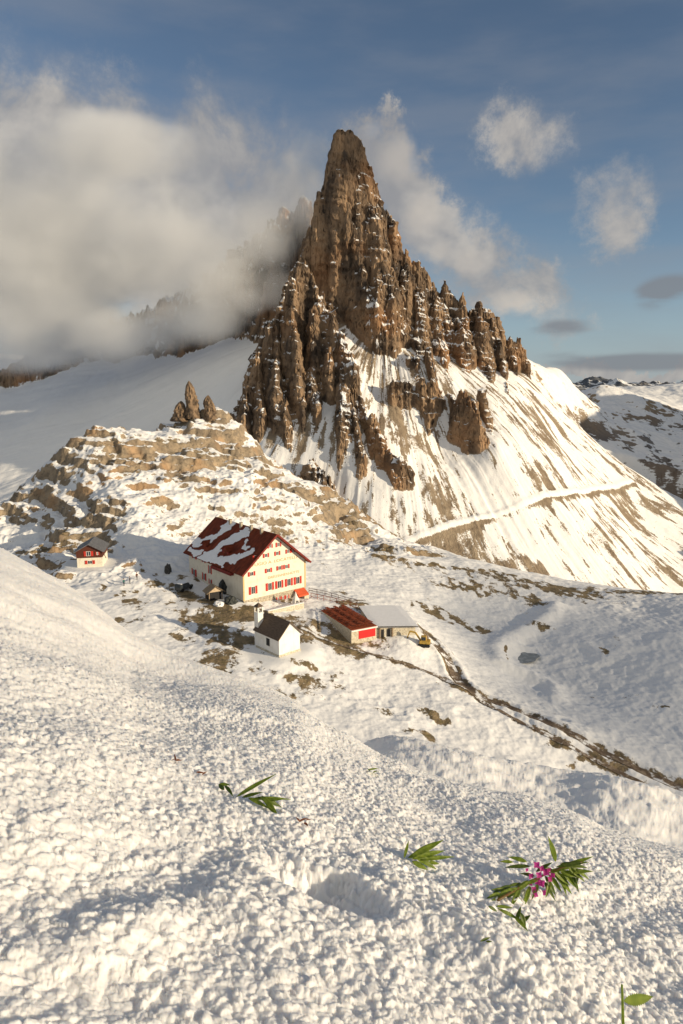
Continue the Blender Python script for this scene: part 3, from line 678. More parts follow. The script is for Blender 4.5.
def window(par, x, z, w, h, face, shutters=True, label=None):
    """face: function (a, b, c) -> local xyz with a along wall, b out of wall, c up"""
    def P(bm, a0, a1, b0, b1, c0, c1):
        p = [face(a, b, c) for a in (a0, a1) for b in (b0, b1) for c in (c0, c1)]
        xs = [q[0] for q in p]; ys = [q[1] for q in p]; zs = [q[2] for q in p]; box(bm, min(xs), max(xs), min(ys), max(ys), min(zs), max(zs))
    sw = w*.26 if shutters else 0; iw = w/2-sw; t = .07
    b = BM(); P(b, x-iw, x+iw, .0, .09, z-h/2, z-h/2+t); P(b, x-iw, x+iw, 0, .09, z+h/2-t, z+h/2)
    P(b, x-iw, x-iw+t, 0, .087, z-h/2+t, z+h/2-t); P(b, x+iw-t, x+iw, 0, .087, z-h/2+t, z+h/2-t); P(b, x-.03, x+.03, 0, .08, z-h/2+t, z+h/2-t)
    f = fin('window', b, PLW, par)
    b = BM(); P(b, x-iw+.03, x+iw-.03, -.02, .04, z-h/2+.03, z+h/2-.03); fin('pane', b, GLS, f)
    if shutters:
        for s in (-1, 1):
            b = BM(); a = x+s*(iw+sw/2+.01); P(b, a-sw/2, a+sw/2, .01, .11, z-h/2-.03, z+h/2+.03)
            P(b, a-sw/2+.06, a+sw/2-.06, .11, .13, z-h/2+.05, z-.04); P(b, a-sw/2+.06, a+sw/2-.06, .11, .13, z+.04, z+h/2-.05); fin('shutter', b, RED, f)
    return f
def text(par, s, size, mat, loc, rot, width=None, name='lettering'):
    cu = bpy.data.curves.new('t', 'FONT'); cu.body = s; cu.size = size; cu.align_x = 'CENTER'; cu.align_y = 'CENTER'; cu.extrude = .012
    o = bpy.data.objects.new('t', cu); COL.objects.link(o); bpy.context.view_layer.update()
    me = bpy.data.meshes.new_from_object(o.evaluated_get(bpy.context.evaluated_depsgraph_get())); bpy.data.objects.remove(o); me.name = name
    if width:
        xs = [v.co.x for v in me.vertices]; k = width/(max(xs)-min(xs))
        for v in me.vertices: v.co.x *= k
    me.materials.clear(); me.materials.append(mat); q = link(bpy.data.objects.new(name, me), par); q.location = loc; q.rotation_euler = rot; return q
def slab(bm, p0, p1, p2, p3, t):
    """four corners, thickness downwards along the normal"""
    P_ = [Vector(p) for p in (p0, p1, p2, p3)]; n = (P_[1]-P_[0]).cross(P_[3]-P_[0]).normalized()
    if n.z < 0: n = -n
    a = [bm.verts.new(p) for p in P_]; b = [bm.verts.new(p-n*t) for p in P_]
    bm.faces.new(a); bm.faces.new(b[::-1])
    for i in range(4): bm.faces.new((a[i], b[i], b[(i+1) % 4], a[(i+1) % 4]))
def roof_snow(par, s_len, t_fun, paths, name='snow_patch', th=.14, ns=150, nt=80, warp=.05, seed=1):
    """sheet of snow on a roof plane. t_fun(s,t) -> Vector and plane normal"""
    S_, T_ = np.meshgrid(np.linspace(0, 1, ns), np.linspace(0, 1, nt), indexing='ij')
    ws = S_+warp*fbm(S_*9, T_*6, 4, seed); wt = T_+warp*1.6*fbm(S_*9+5, T_*6, 4, seed+3); m = np.zeros(S_.shape)
    for pts, r in paths:
        d, _ = segdist(ws, wt*.6, [(a, b*.6, 0) for a, b in pts]); m = np.maximum(m, 1-d/r)
    bm = BM(); nv = {}
    f0, nrm = t_fun(0, 0)
    for i in range(ns-1):
        for j in range(nt-1):
            if m[i, j] > 0 and m[i+1, j] > 0 and m[i, j+1] > 0 and m[i+1, j+1] > 0:
                vs = []
                for a, b in ((i, j), (i+1, j), (i+1, j+1), (i, j+1)):
                    if (a, b) not in nv:
                        p, n = t_fun(S_[a, b], T_[a, b]); nv[(a, b)] = bm.verts.new(p+n*(.02+th*min(1, m[a, b]*2.5)))
                    vs.append(nv[(a, b)])
                bm.faces.new(vs)
    # give the sheet its rim and underside
    r = bmesh.ops.extrude_face_region(bm, geom=bm.faces[:])
    for v in [q for q in r['geom'] if isinstance(q, bmesh.types.BMVert)]: v.co -= nrm*.015
    return fin(name, bm, SNW, par, smooth=False)
# ---------------------------------------------------------------- the lodge
def build_lodge():
    W_, L_, EZ, AZ = 17., 25.5, 7.05, 14.2
    t = empty('mountain_lodge', (-21.7, 146, 2.45), R(40), label='large white mountain lodge with red roof, red shutters and lettering on its sunlit gable', cat='lodge')
    b = BM(); prism(b, [(0, -4), (W_, -4), (W_, EZ), (W_/2, AZ), (0, EZ)], 0, L_); fin('wall', b, PL, t)
    b = BM(); box(b, -.12, W_+.12, -.12, -.001, -4, .35); box(b, -.12, -.001, -.001, L_, -4, .25); fin('stone_plinth', b, STO, t)
    TRM = simple('ochre_trim', (.62,.45,.22), .9, .1)
    for a in (0, W_): b = BM(); box(b, a-.18, a+.18, -.06, -.002, .35, EZ-.2); fin('corner_trim', b, TRM, t)
    k = (AZ-EZ)/(W_/2); ov = 1.0; fo = 1.1
    b = BM()
    slab(b, (-ov, -fo, EZ-ov*k+.3), (W_/2, -fo, AZ+.3), (W_/2, L_+fo, AZ+.3), (-ov, L_+fo, EZ-ov*k+.3), .28)
    slab(b, (W_+ov, -fo, EZ-ov*k+.3), (W_/2+.002, -fo, AZ+.3), (W_/2+.002, L_+fo, AZ+.3), (W_+ov, L_+fo, EZ-ov*k+.3), .28)
    rf = fin('roof', b, ROOFR, t)
    b = BM()
    for s in (-1, 1):
        x0 = -ov if s < 0 else W_+ov
        beam(b, (x0, -fo-.06, EZ-ov*k+.2), (W_/2, -fo-.06, AZ+.2), .1, .42)
    fin('bargeboard', b, REDW, rf)
    for s in (.715, .52, .34, .17):
        b = BM(); y = s*L_; box(b, W_/2-.9, W_/2-.35, y-.3, y+.3, AZ-1.2, AZ+.85); box(b, W_/2-.97, W_/2-.28, y-.37, y+.37, AZ+.85, AZ+.96); fin('chimney', b, STO, rf)
    def tf(s, q):
        x = -ov+(W_/2+ov)*q; y = -fo+(L_+2*fo)*s; n = Vector((-k, 0, 1)).normalized()
        return Vector((x, y, EZ-ov*k+.3+(x+ov)*k)), n
    roof_snow(rf, L_, tf, [([(.70,.88),(.74,.62),(.84,.45),(.93,.30)], .065), ([(.42,.83),(.46,.62),(.54,.38),(.66,.10)], .085), ([(.70,.03),(.5,.10),(.36,.14),(.25,.27),(.10,.50)], .052), ([(.80,.12),(.92,.10)], .04), ([(.30,.66),(.22,.55)], .02)], 'snow_patch', .07, 220, 120, .085)
    # dormers on the left roof plane
    for s, q, w, h in ((.43,.30,3.0,1.5), (.775,.28,2.2,1.2)):
        x = -ov+(W_/2+ov)*q; y = -fo+(L_+2*fo)*s; z = EZ-ov*k+.3+(x+ov)*k
        b = BM(); x1 = x+(h+.6)/k
        for v in [0]:
            A_ = [b.verts.new((x, y+d, z+e)) for d, e in ((-w/2, -.3), (w/2, -.3), (w/2, h*.6), (0, h+.3), (-w/2, h*.6))]
            B_ = [b.verts.new((x+3.4, y+d, z+e)) for d, e in ((-w/2, -.3), (w/2, -.3), (w/2, h*.6), (0, h+.3), (-w/2, h*.6))]
            b.faces.new(A_); b.faces.new(B_[::-1])
            for i in range(5): b.faces.new((A_[i], B_[i], B_[(i+1) % 5], A_[(i+1) % 5]))
        d = fin('dormer', b, REDW, rf)
        b = BM()
        slab(b, (x-.4, y-w/2-.3, z+h*.6-.2), (x-.4, y, z+h+.42), (x+3.6, y, z+h+.42), (x+3.6, y-w/2-.3, z+h*.6-.2), .1)
        slab(b, (x-.4, y+w/2+.3, z+h*.6-.2), (x-.4, y+.002, z+h+.42), (x+3.6, y+.002, z+h+.42), (x+3.6, y+w/2+.3, z+h*.6-.2), .1)
        box(b, x-.05, x-.002, y-.6, y+.6, z+.1, z+.8); fin('dormer_roof', b, ROOFR, rf)
    ff = lambda a, o_, c: (a, -o_, c)
    def fx(cx): return (cx-50)/565*W_
    for cx, z, w, h in ((290,12.7,1.3,.9),(365,12.7,1.5,1.0),(160,9.8,1.6,.9),(250,9.8,1.6,.9),(353,9.8,1.6,.9),(455,9.8,1.5,.9),(500,9.8,1.1,.9),(120,6.2,1.9,.95),(270,6.2,1.9,.95),(372,6.25,1.7,.95),(436,6.25,1.7,.95),
                        (130,2.35,2.2,1.75),(280,2.35,2.2,1.75),(367,2.35,2.2,1.75),(457,2.35,2.2,1.75),(542,2.35,2.2,1.75)):
        if cx == 290 or cx == 365: z -= .9
        window(t, fx(cx), z, w, h, ff)
    for cx in (352, 396, 436): window(t, fx(cx), -1.0, 1.1, .8, lambda a, o_, c: (a, -o_-.12, c))
    text(t, 'RIFUGIO A. LOCATELLI', .95, LET, (W_*.47, -.02, 8.05), (R(90), 0, 0), 13.4)
    text(t, 'DREIZINNENHÜTTE', .85, LET, (W_*.64, -.02, 4.42), (R(90), 0, 0), 8.8)
    lf = lambda a, o_, c: (-o_, a, c)
    for s, hh, w, h, sh in ((.885,.87,2.2,.8,1),(.70,.87,1.7,.8,1),(.90,.30,2.4,1.7,1),(.70,.31,1.9,1.7,1),(.585,.64,1.6,1.9,1),(.585,.22,1.5,1.2,1)):
        window(t, s*L_, hh*EZ-.1, w, h, lf, True)
    b = BM(); box(b, -.9, -.002, .16*L_, .50*L_, 5.35, 6.15); fin('balcony', b, REDW, t)
    for s in (.21, .29, .37, .45): window(t, s*L_, 6.45, 1.2, .55, lf, False)
    # awning and porch at the right end of the gable
    b = BM(); slab(b, (13.6, -.01-.12, .25), (16.6, -.13, .25), (16.6, -2.0, -.75), (13.6, -2.0, -.75), .1); box(b, 13.6, 16.6, -2.03, -1.93, -1.1, -.75); fin('awning', b, ORG, t)
    b = BM(); box(b, 14.2, 15.4, -.2, -.13, -3.2, -1.0); fin('door', b, RED, t)
    b = BM(); box(b, 15.6, 16.9, -1.6, -.13, -3.6, -.9); fin('porch_wall', b, STOL, t)
    return t
def build_chapel():
    z0 = G1(-11.6, 120.3)+.05; H = 3.75; W_, L_, AZ = 5.0, 7.3, 6.25
    t = empty('chapel', (-11.6, 120.3, z0), R(43), label='small white chapel with dark shingle roof and slim bell tower in front of the lodge', cat='chapel')
    b = BM(); prism(b, [(0, -1.5), (W_, -1.5), (W_, H), (W_/2, AZ), (0, H)], 0, L_); fin('wall', b, PLW, t)
    b = BM(); box(b, -.1, W_+.1, -.1, -.001, -1.5, .35); box(b, -.1, -.001, -.001, L_, -1.5, .3); fin('stone_base', b, STOL, t)
    k = (AZ-H)/(W_/2); b = BM()
    slab(b, (-.5, -.35, H-.5*k+.15), (W_/2, -.35, AZ+.15), (W_/2, L_+.3, AZ+.15), (-.5, L_+.3, H-.5*k+.15), .16)
    slab(b, (W_+.5, -.35, H-.5*k+.15), (W_/2+.002, -.35, AZ+.15), (W_/2+.002, L_+.3, AZ+.15), (W_+.5, L_+.3, H-.5*k+.15), .16)
    fin('roof', b, ROOFW, t)
    b = BM(); box(b, -.05, -.002, 2.9, 3.9, 1.3, 2.75); fin('window', b, DARK, t)
    b = BM(); x, y = .7, 7.2; s = .62; box(b, x-s, x+s, y-s, y+s, -1.5, 6.9)
    for dx in (-1, 1):
        for dy in (-1, 1): box(b, x+dx*(s-.1)-.1, x+dx*(s-.1)+.1, y+dy*(s-.1)-.1, y+dy*(s-.1)+.1, 6.9, 8.0)
    tw = fin('bell_tower', b, PLW, t)
    b = BM(); r = bmesh.ops.create_cone(b, cap_ends=True, segments=4, radius1=s*1.65, radius2=.02, depth=.75)['verts']
    for v in r: v.co = Matrix.Rotation(R(45), 3, 'Z') @ v.co + Vector((x, y, 8.4))
    fin('tower_roof', b, ROOFW, tw)
    b = BM(); bmesh.ops.create_cone(b, cap_ends=True, segments=12, radius1=.3, radius2=.14, depth=.5, matrix=Matrix.Translation((x, y, 7.5))); fin('bell', b, MET, tw)
    b = BM(); box(b, x-.03, x+.03, y-.03, y+.03, 8.7, 9.5); box(b, x-.03, x+.03, y-.25, y+.25, 9.13, 9.19); fin('cross', b, MET, tw)
def build_hut():
    t = empty('small_hut', (-64.6, 161.5, 6.3), R(10), label='small hut with dark red timber upper floor and white lower wall beneath the rocky hill', cat='hut')
    W_, L_, M_, H, AZ = 6.1, 8.0, 2.3, 4.0, 5.7
    b = BM(); box(b, .1, W_-.1, .1, L_, -2, M_); fin('wall', b, PL, t)
    b = BM(); prism(b, [(0, M_), (W_, M_), (W_, H), (W_/2, AZ), (0, H)], 0, L_)
    for i in range(14): box(b, i*W_/14+.02, (i+1)*W_/14-.03, -.04, -.001, M_, min(H, H)) 
    fin('timber_storey', b, WDK, t)
    k = (AZ-H)/(W_/2); b = BM()
    slab(b, (-.6, -.6, H-.6*k+.12), (W_/2, -.6, AZ+.12), (W_/2, L_+.5, AZ+.12), (-.6, L_+.5, H-.6*k+.12), .15)
    slab(b, (W_+.6, -.6, H-.6*k+.12), (W_/2+.002, -.6, AZ+.12), (W_/2+.002, L_+.5, AZ+.12), (W_+.6, L_+.5, H-.6*k+.12), .15)
    fin('roof', b, GREY, t)
    ff = lambda a, o_, c: (a, -o_, c)
    window(t, 3.1, 1.15, 2.3, .85, lambda a, o_, c: (a, .1-o_, c)); window(t, 2.9, 3.35, 2.2, 1.15, lambda a, o_, c: (a, -.04-o_, c)); window(t, 5.0, 3.3, .9, .7, lambda a, o_, c: (a, -.04-o_, c))
    b = BM(); beam(b, (W_+.3, -.3, H-.4), (W_+.9, -.3, M_-.2), .12); fin('roof_strut', b, WDK, t)
def build_annex():
    t = empty('stone_annex', (7.0, 136.8, -2.3), R(11), label='low stone building with snow covered flat roof beside the red benches', cat='annex')
    b = BM(); prism(b, [(0, -1.5), (8.9, -1.5), (8.9, 1.85), (0, 2.35)], 0, 13)
    fin('wall', b, STOL, t)
    b = BM(); slab(b, (-.5, -.6, 2.55), (9.4, -.6, 2.0), (9.4, 13.4, 2.0), (-.5, 13.4, 2.55), .15)
    r = fin('roof', b, MET, t)
    def tf(s, q): return Vector((-.5+9.9*s, -.6+14*q, 2.56-.55*s)), Vector((0, 0, 1))
    roof_snow(r, 1, tf, [([(.5,.0),(.5,1.)], .62)], 'snow_layer', .16, 60, 60, .03, 9)
    for x0, x1 in ((1.4, 2.0), (2.6, 3.3)):
        b = BM(); box(b, x0, x1, -.06, -.002, -.2, 1.7); fin('door', b, DARK, t)
    b = BM(); box(b, 3.6, 3.9, -.5, -.1, -.6, 2.1); fin('pillar', b, WBR, t); b = BM(); box(b, .9, 1.15, -.5, -.1, -.6, 2.2); fin('pillar', b, WBR, t)
def build_terrace():
    # benches stand on a deck over a retaining wall with a red garage door
    ax = math.atan2(-11.7, 6.2); t = empty('terrace', (-4.6, 146.2, .55), ax, label='long timber terrace on a stone wall with a bright red garage door at its end', cat='terrace')
    L_, W_ = 14.2, 6.0
    b = BM(); box(b, 0, L_, 0, W_, -4, -.12); fin('retaining_wall', b, STOL, t)
    b = BM()
    for i in range(20): box(b, -.05, L_+.1, .3*i+.01, .3*i+.29, -.118, 0)
    fin('deck', b, WRD, t)
    b = BM(); box(b, L_+.005, L_+.07, 1.7, 5.7, -2.25, -.4); fin('garage_door', b, simple('bright_red_paint', (.62,.02,.02), .5, .08), t)
    b = BM(); box(b, L_, L_+.3, -.1, W_+.1, -.38, -.1); fin('coping', b, PLW, t)
    c, s = math.cos(ax), math.sin(ax)
    def wloc(x, y): return (-4.6+x*c-y*s, 146.2+x*s+y*c, .553)
    # picnic tables
    T = empty('picnic_table', wloc(1.2, 1.0), ax)
    b = BM()
    for i in range(4): box(b, -.95, .95, -.36+.185*i, -.36+.185*i+.165, .72, .76)
    fin('tabletop', b, WRD, T)
    for sy in (-.72, .72):
        b = BM(); box(b, -.95, .95, sy-.14, sy+.14, .42, .46); fin('bench', b, WRD, T)
    for sx in (-.7, .7):
        b = BM(); beam(b, (sx, -.7, .02), (sx, -.15, .72), .07); beam(b, (sx, .7, .02), (sx, .15, .72), .07); beam(b, (sx, -.8, .39), (sx, .8, .39), .06, .08); fin('leg_frame', b, WDK, T)
    pos = ['nearest the garage door', 'second from the garage door', 'in the middle of its row', 'second from the lodge end', 'nearest the lodge']
    row = ['outer row by the retaining wall', 'middle row of the terrace', 'inner row along the railing']
    for j in range(3):
        for i in range(5):
            o = T if (i == 0 and j == 0) else copy_tree(T)
            o.location = wloc(1.5+i*2.7+.1*((i*7+j) % 3), 1.0+j*1.95); o.rotation_euler = (0, 0, ax+R((-3, 2, 0, 4, -2)[(i+j*2) % 5]))
            tag(o, 'red brown picnic table %s, %s' % (pos[4-i], row[j]), 'picnic table', 'picnic tables on the terrace')
    return wloc
def build_fences():
    def fence(name, pts, lab, h, mat, step=1.6):
        t = empty(name, pts[0], 0, label=lab, cat='fence'); o = Vector(pts[0]); b = BM(); prev = None; allp = []
        for (a, c) in zip(pts[:-1], pts[1:]):
            a = Vector(a); c = Vector(c); n = max(1, round((c-a).length/step))
            for i in range(n): allp.append(a.lerp(c, i/n))
        allp.append(Vector(pts[-1]))
        for p in allp:
            q = BM(); box(q, p.x-o.x-.06, p.x-o.x+.06, p.y-o.y-.06, p.y-o.y+.06, p.z-o.z-.4, p.z-o.z+h); fin('post', q, mat, t)
        for p, q in zip(allp[:-1], allp[1:]):
            for hh in (.4, h-.08): beam(b, p-o+Vector((0, 0, hh)), q-o+Vector((0, 0, hh)), .07, .09)
            beam(b, p-o+Vector((0, 0, .4)), q-o+Vector((0, 0, h-.1)), .05)
        fin('rails', b, mat, t)
    def gp(u, v):
        p = hit(u, v, ground, 84); return (p[0], p[1], p[2])
    fence('wooden_fence', [gp(311,598), gp(330,602), gp(350,607), gp(362,611)], 'red brown crossed rail fence running behind the picnic tables', 1.3, WRD)
    fence('wooden_fence', [gp(309,592), gp(325,595), gp(345,601), gp(357,604)], 'thin brown rail fence along the slope farther behind the tables', 1.1, WDK, 1.9)
def person(x, y, z, rz, coat, trouser, lab, lean=0.):
    V_ = [(0,0,.95),(0,0,1.2),(0,0,1.42),(0,0,1.52),(0,0,1.66), (-.1,0,.9),(-.12,.06,.48),(-.13,0,.06),(-.13,-.14,.04), (.1,0,.9),(.12,-.05,.48),(.13,.02,.06),(.13,-.12,.04),
          (-.2,0,1.4),(-.27,.02,1.12),(-.24,-.14,.92),(.2,0,1.4),(.27,.02,1.12),(.24,-.12,.92),(0,0,1.78)]
    E = [(0,1),(1,2),(2,3),(3,4),(0,5),(5,6),(6,7),(7,8),(0,9),(9,10),(10,11),(11,12),(2,13),(13,14),(14,15),(2,16),(16,17),(17,18),(4,19)]
    Rr = [.15,.16,.15,.06,.105,.1,.075,.05,.04,.1,.075,.05,.04,.075,.055,.04,.075,.055,.04,.07]
    me = bpy.data.meshes.new('body'); me.from_pydata(V_, E, []); o = link(bpy.data.objects.new('person', me))
    md = o.modifiers.new('s', 'SKIN'); 
    for i, r in enumerate(Rr): me.skin_vertices[0].data[i].radius = (r, r*.85)
    me.skin_vertices[0].data[0].use_root = True
    o.modifiers.new('d', 'SUBSURF').levels = 1; bpy.context.view_layer.update()
    m2 = bpy.data.meshes.new_from_object(o.evaluated_get(bpy.context.evaluated_depsgraph_get())); o.modifiers.clear(); o.data = m2
    skin = simple('skin', (.5,.3,.2), .6); hair = simple('hair', (.04,.025,.02), .8)
    for m in (coat, trouser, skin): m2.materials.append(m)
    for p in m2.polygons:
        zc = p.center.z; p.material_index = 2 if zc > 1.5 else (1 if zc < .95 and abs(p.center.x) < .19 else 0); p.use_smooth = True
    b = BM(); bmesh.ops.create_icosphere(b, subdivisions=2, radius=.125, matrix=Matrix.Translation((0, .02, 1.75)))
    bmesh.ops.delete(b, geom=[v for v in b.verts if v.co.z < 1.70 and v.co.y < .03], context='VERTS'); fin('hat', b, trouser, o, smooth=True)
    o.location = (x, y, z); o.rotation_euler = (0, 0, rz); tag(o, lab, 'person')
def build_small():
    def gp(u, v): return hit(u, v, ground, 84)
    # kiosk against the long wall
    x, y, z = gp(214, 599); t = empty('wooden_kiosk', (x, y, z), R(30), label='small wooden shelter with a pale gabled roof by the long lodge wall', cat='shelter')
    b = BM()
    for sx in (-1.5, 1.5):
        for sy in (-1.2, 1.2): box(b, sx-.1, sx+.1, sy-.1, sy+.1, -.3, 2.1)
    fin('post', b, WBR, t)
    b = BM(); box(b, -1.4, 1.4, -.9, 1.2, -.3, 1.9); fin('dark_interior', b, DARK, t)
    b = BM(); prism(b, [(-1.7, 2.0), (1.7, 2.0), (0, 3.15)], -1.25, 1.3); fin('gable', b, simple('pale_boards', (.50,.40,.28), .8, .2, 3), t)
    b = BM(); slab(b, (-2.2, -1.6, 1.85), (0, -1.6, 3.35), (0, 1.6, 3.35), (-2.2, 1.6, 1.85), .12); slab(b, (2.2, -1.6, 1.85), (.002, -1.6, 3.35), (.002, 1.6, 3.35), (2.2, 1.6, 1.85), .12); fin('roof', b, WBR, t)
    # tarpaulin covered stack beside it
    def lump(name, p, s, mat, lab, cat, seed, rz=0., sub=3, amp=.25):
        b = BM(); bmesh.ops.create_icosphere(b, subdivisions=sub, radius=1)
        co = np.array([v.co[:] for v in b.verts]); n = fbm(co[:, 0]*1.6+seed, co[:, 1]*1.6+co[:, 2]*1.3, 3, seed)+.5*fbm(co[:, 0]*4+seed, co[:, 2]*4+co[:, 1], 2, seed+1)
        for v, k in zip(b.verts, n): v.co = Vector((v.co.x*s[0], v.co.y*s[1], v.co.z*s[2]))*(1+amp*k*1.6)
        o = fin(name, b, mat, None, loc=p); o.rotation_euler = (0, 0, rz); return tag(o, lab, cat)
    x, y, z = gp(226, 594); TAR = simple('dark_tarpaulin', (.03,.035,.035), .6, .4, 3, bump=.1)
    lump('covered_stack', (x, y+1.0, z+1.2), (1.8, 1.4, 2.1), TAR, 'dark tarpaulin covered stack between the shelter and the lodge wall', 'stack', 4, .5)
    x, y, z = gp(231, 603); lump('covered_stack', (x, y, z+.4), (1.5, 1.0, 1.1), TAR, 'low dark covered pile at the lodge corner right of the shelter', 'stack', 11, .6)
    x, y, z = gp(219, 605); lump('snow_heap', (x, y, z+.2), (1.2, 1.0, .75), SNW, 'round heap of snow in front of the wooden shelter', 'snow heap', 6)
    x, y, z = gp(168, 572); lump('boulder', (x, y, z+.6), (.9, .8, 1.3), simple('dark_rock', (.07,.065,.06), .9, .3, 3, bump=.1), 'single dark pointed boulder standing in snow left of the lodge', 'boulder', 8)
    # snowy stone wall and mound in front of the gable
    x, y, z = gp(285, 611); t = empty('garden_wall', (x, y, z), R(38), label='low pale stone wall holding a bank in front of the lodge gable', cat='wall')
    b = BM(); box(b, -4.5, 5.0, -.25, .25, -1.0, .9); fin('wall', b, STOL, t, .04)
    b = BM(); box(b, -4.55, 5.05, -.3, .3, .902, 1.05); fin('snow_cap', b, SNW, t, .05)
    x, y, z = gp(296, 605); t = empty('shrine', (x, y-.5, z), R(35), label='small white pointed shrine beside the red awning', cat='shrine')
    b = BM(); r = [(1.15, 0), (1.05, .5), (.85, .9), (.8, 1.6), (.35, 2.3), (.15, 2.9), (.02, 3.3)]
    for (r0, z0), (r1, z1) in zip(r[:-1], r[1:]): bmesh.ops.create_cone(b, cap_ends=True, segments=8, radius1=r0, radius2=r1, depth=z1-z0, matrix=Matrix.Translation((0, 0, (z0+z1)/2)))
    fin('pedestal', b, PLW, t); b = BM(); box(b, -.25, .25, -.82, -.6, .7, 1.4); fin('niche', b, DARK, t)
    # parked off-road vehicle under snow
    x, y, z = gp(184, 590); t = empty('parked_vehicle', (x, y, z), R(60), label='dark off-road vehicle dusted with snow, parked by the far end of the lodge', cat='vehicle')
    CARM = simple('dark_car_paint', (.02,.025,.03), .35, .2, 2, spec=.5)
    b = BM(); prism(b, [(-2.2, .4), (2.2, .4), (2.25, .95), (1.2, 1.1), (.8, 1.75), (-1.9, 1.8), (-2.2, 1.1)], -.9, .9); fin('body', b, CARM, t, .06)
    b = BM(); box(b, -1.8, .75, -.915, -.9, 1.15, 1.62); box(b, -1.8, .75, .9, .915, 1.15, 1.62); fin('side_windows', b, GLS, t)
    for sx in (-1.4, 1.4):
        for sy in (-.85, .85):
            b = BM(); bmesh.ops.create_cone(b, cap_ends=True, segments=16, radius1=.4, radius2=.4, depth=.26, matrix=Matrix.Translation((sx, sy, .4)) @ Matrix.Rotation(R(90), 4, 'X')); fin('wheel', b, BLK, t)
    b = BM(); box(b, -1.7, .6, -.75, .75, 1.8, 1.95); box(b, 1.25, 2.1, -.7, .7, 1.06, 1.16); fin('snow_cover', b, SNW, t, .05)
    # walkers on the path
    for u, v, rz, c, tr, lab in ((124,586,1.,(.03,.12,.12),(.02,.02,.03),'person in a dark teal jacket and dark trousers walking on the snowy path'),
                                 (130,584,2.,(.03,.03,.04),(.03,.03,.03),'person in black jacket walking beside the teal jacket'),
                                 (137,580,.4,(.10,.04,.03),(.02,.02,.02),'person in brown jacket a few steps behind the other walkers')):
        x, y, z = gp(u, v); person(x, y, z, rz, simple('jacket', c), simple('trousers', tr), lab)
    # excavator
    x, y, z = gp(424, 646); t = empty('excavator', (x, y, z), R(-12), label='small yellow excavator with raised boom at the corner of the stone annex', cat='excavator')
    for sy in (-.75, .75):
        b = BM(); prism(b, [(-1.1, .0), (1.1, .0), (1.35, .3), (1.1, .6), (-1.1, .6), (-1.35, .3)], sy-.2, sy+.2); fin('track', b, BLK, t, .03)
    b = BM(); box(b, -.9, 1.3, -.8, .8, .65, 1.35); fin('body', b, YEL, t, .08)
    b = BM(); box(b, -.6, .5, -.75, .15, 1.35, 2.35); cab = fin('cab', b, YEL, t, .06); b = BM(); box(b, -.63, -.6, -.65, .05, 1.45, 2.2); box(b, -.5, .4, -.78, -.75, 1.5, 2.2); fin('cab_window', b, GLS, cab)
    b = BM(); beam(b, (-.8, .35, 1.1), (-1.9, .35, 2.7), .3, .35); beam(b, (-1.9, .35, 2.7), (-3.1, .35, 2.9), .26, .3); fin('boom', b, YEL, t, .03)
    b = BM(); beam(b, (-3.0, .35, 3.0), (-3.6, .35, 1.4), .2, .24); fin('arm', b, YEL, t, .02)
    b = BM(); prism(b, [(-3.9, 1.4), (-3.4, 1.45), (-3.05, 1.0), (-3.3, .6), (-3.9, .8)], .0, .7); fin('bucket', b, simple('rusty_steel', (.16,.09,.05), .7, .3), t, .03)
    # rock pinnacles on the hill crest
    PM = N('pinnacle_rock', .9, .2); p = PM.pos((1, 1, .5)); f = PM.noise(p, .8, 6, .6); PM.color(PM.mix(PM.step(f, .35, .65), (.08,.06,.045), (.27,.19,.125))); PM.normal(PM.bump(f, .8, .8)); PM = PM.m
    for u, v, w, h, lab, sd in ((191,408,3.3,12.5,'tall slender rock pinnacle on the crest of the hill',1), (210,410,3.2,7.5,'shorter blunt rock pinnacle right of the tall one on the hill crest',2), (182,411,3.4,5.5,'squat dark rock block left of the tall pinnacle on the hill crest',3)):
        x, y, z = at(u, v+4, 288); b = BM(); nz_, na = 40, 28; rows = []
        for i in range(nz_+1):
            q = i/nz_; rr = w*(1-.35*q-.65*q**6)*(1.15-.3*sst(0, .3, q)); row = []
            for j in range(na):
                a = j/na*2*math.pi; k = 1+.5*float(fbm(np.array([math.cos(a)*1.3+sd*5]), np.array([math.sin(a)*1.3+q*2.2]), 3, sd))+.34*float(fbm(np.array([math.cos(a)*4+sd]), np.array([math.sin(a)*4+q*9]), 3, sd+5))
                cx = (.6*math.sin(q*3+sd))*w*.25; row.append(b.verts.new((cx+rr*k*math.cos(a), rr*k*.9*math.sin(a), -3+(h+3)*q+.3*k)))
            rows.append(row)
        for i in range(nz_):
            for j in range(na): b.faces.new((rows[i][j], rows[i][(j+1) % na], rows[i+1][(j+1) % na], rows[i+1][j]))
        b.faces.new(rows[-1]); b.faces.new(rows[0][::-1]); o = fin('rock_pinnacle', b, PM, None, loc=(x, y, z)); tag(o, lab, 'rock pinnacle', 'rock pinnacles on the hill crest')
    # pond
    b = BM(); n = 40; vs = []
    for j in range(n):
        a = j/n*2*math.pi; k = 1+.18*math.sin(3*a+1)+.1*math.sin(5*a); vs.append(b.verts.new((pond[0]+3.0*k*math.cos(a), pond[1]+3.6*k*math.sin(a), 0)))
    b.faces.new(vs); zz = G1(pond[0], pond[1])
    for v in b.verts: v.co.z = zz+.22
    m = N('pond_ice', .25, .5); m.color(m.mix(m.step(m.noise(m.pos(), .9, 4), .4, .6), (.24,.25,.24), (.36,.37,.36))); tag(fin('pond', b, m.m), kind='structure')
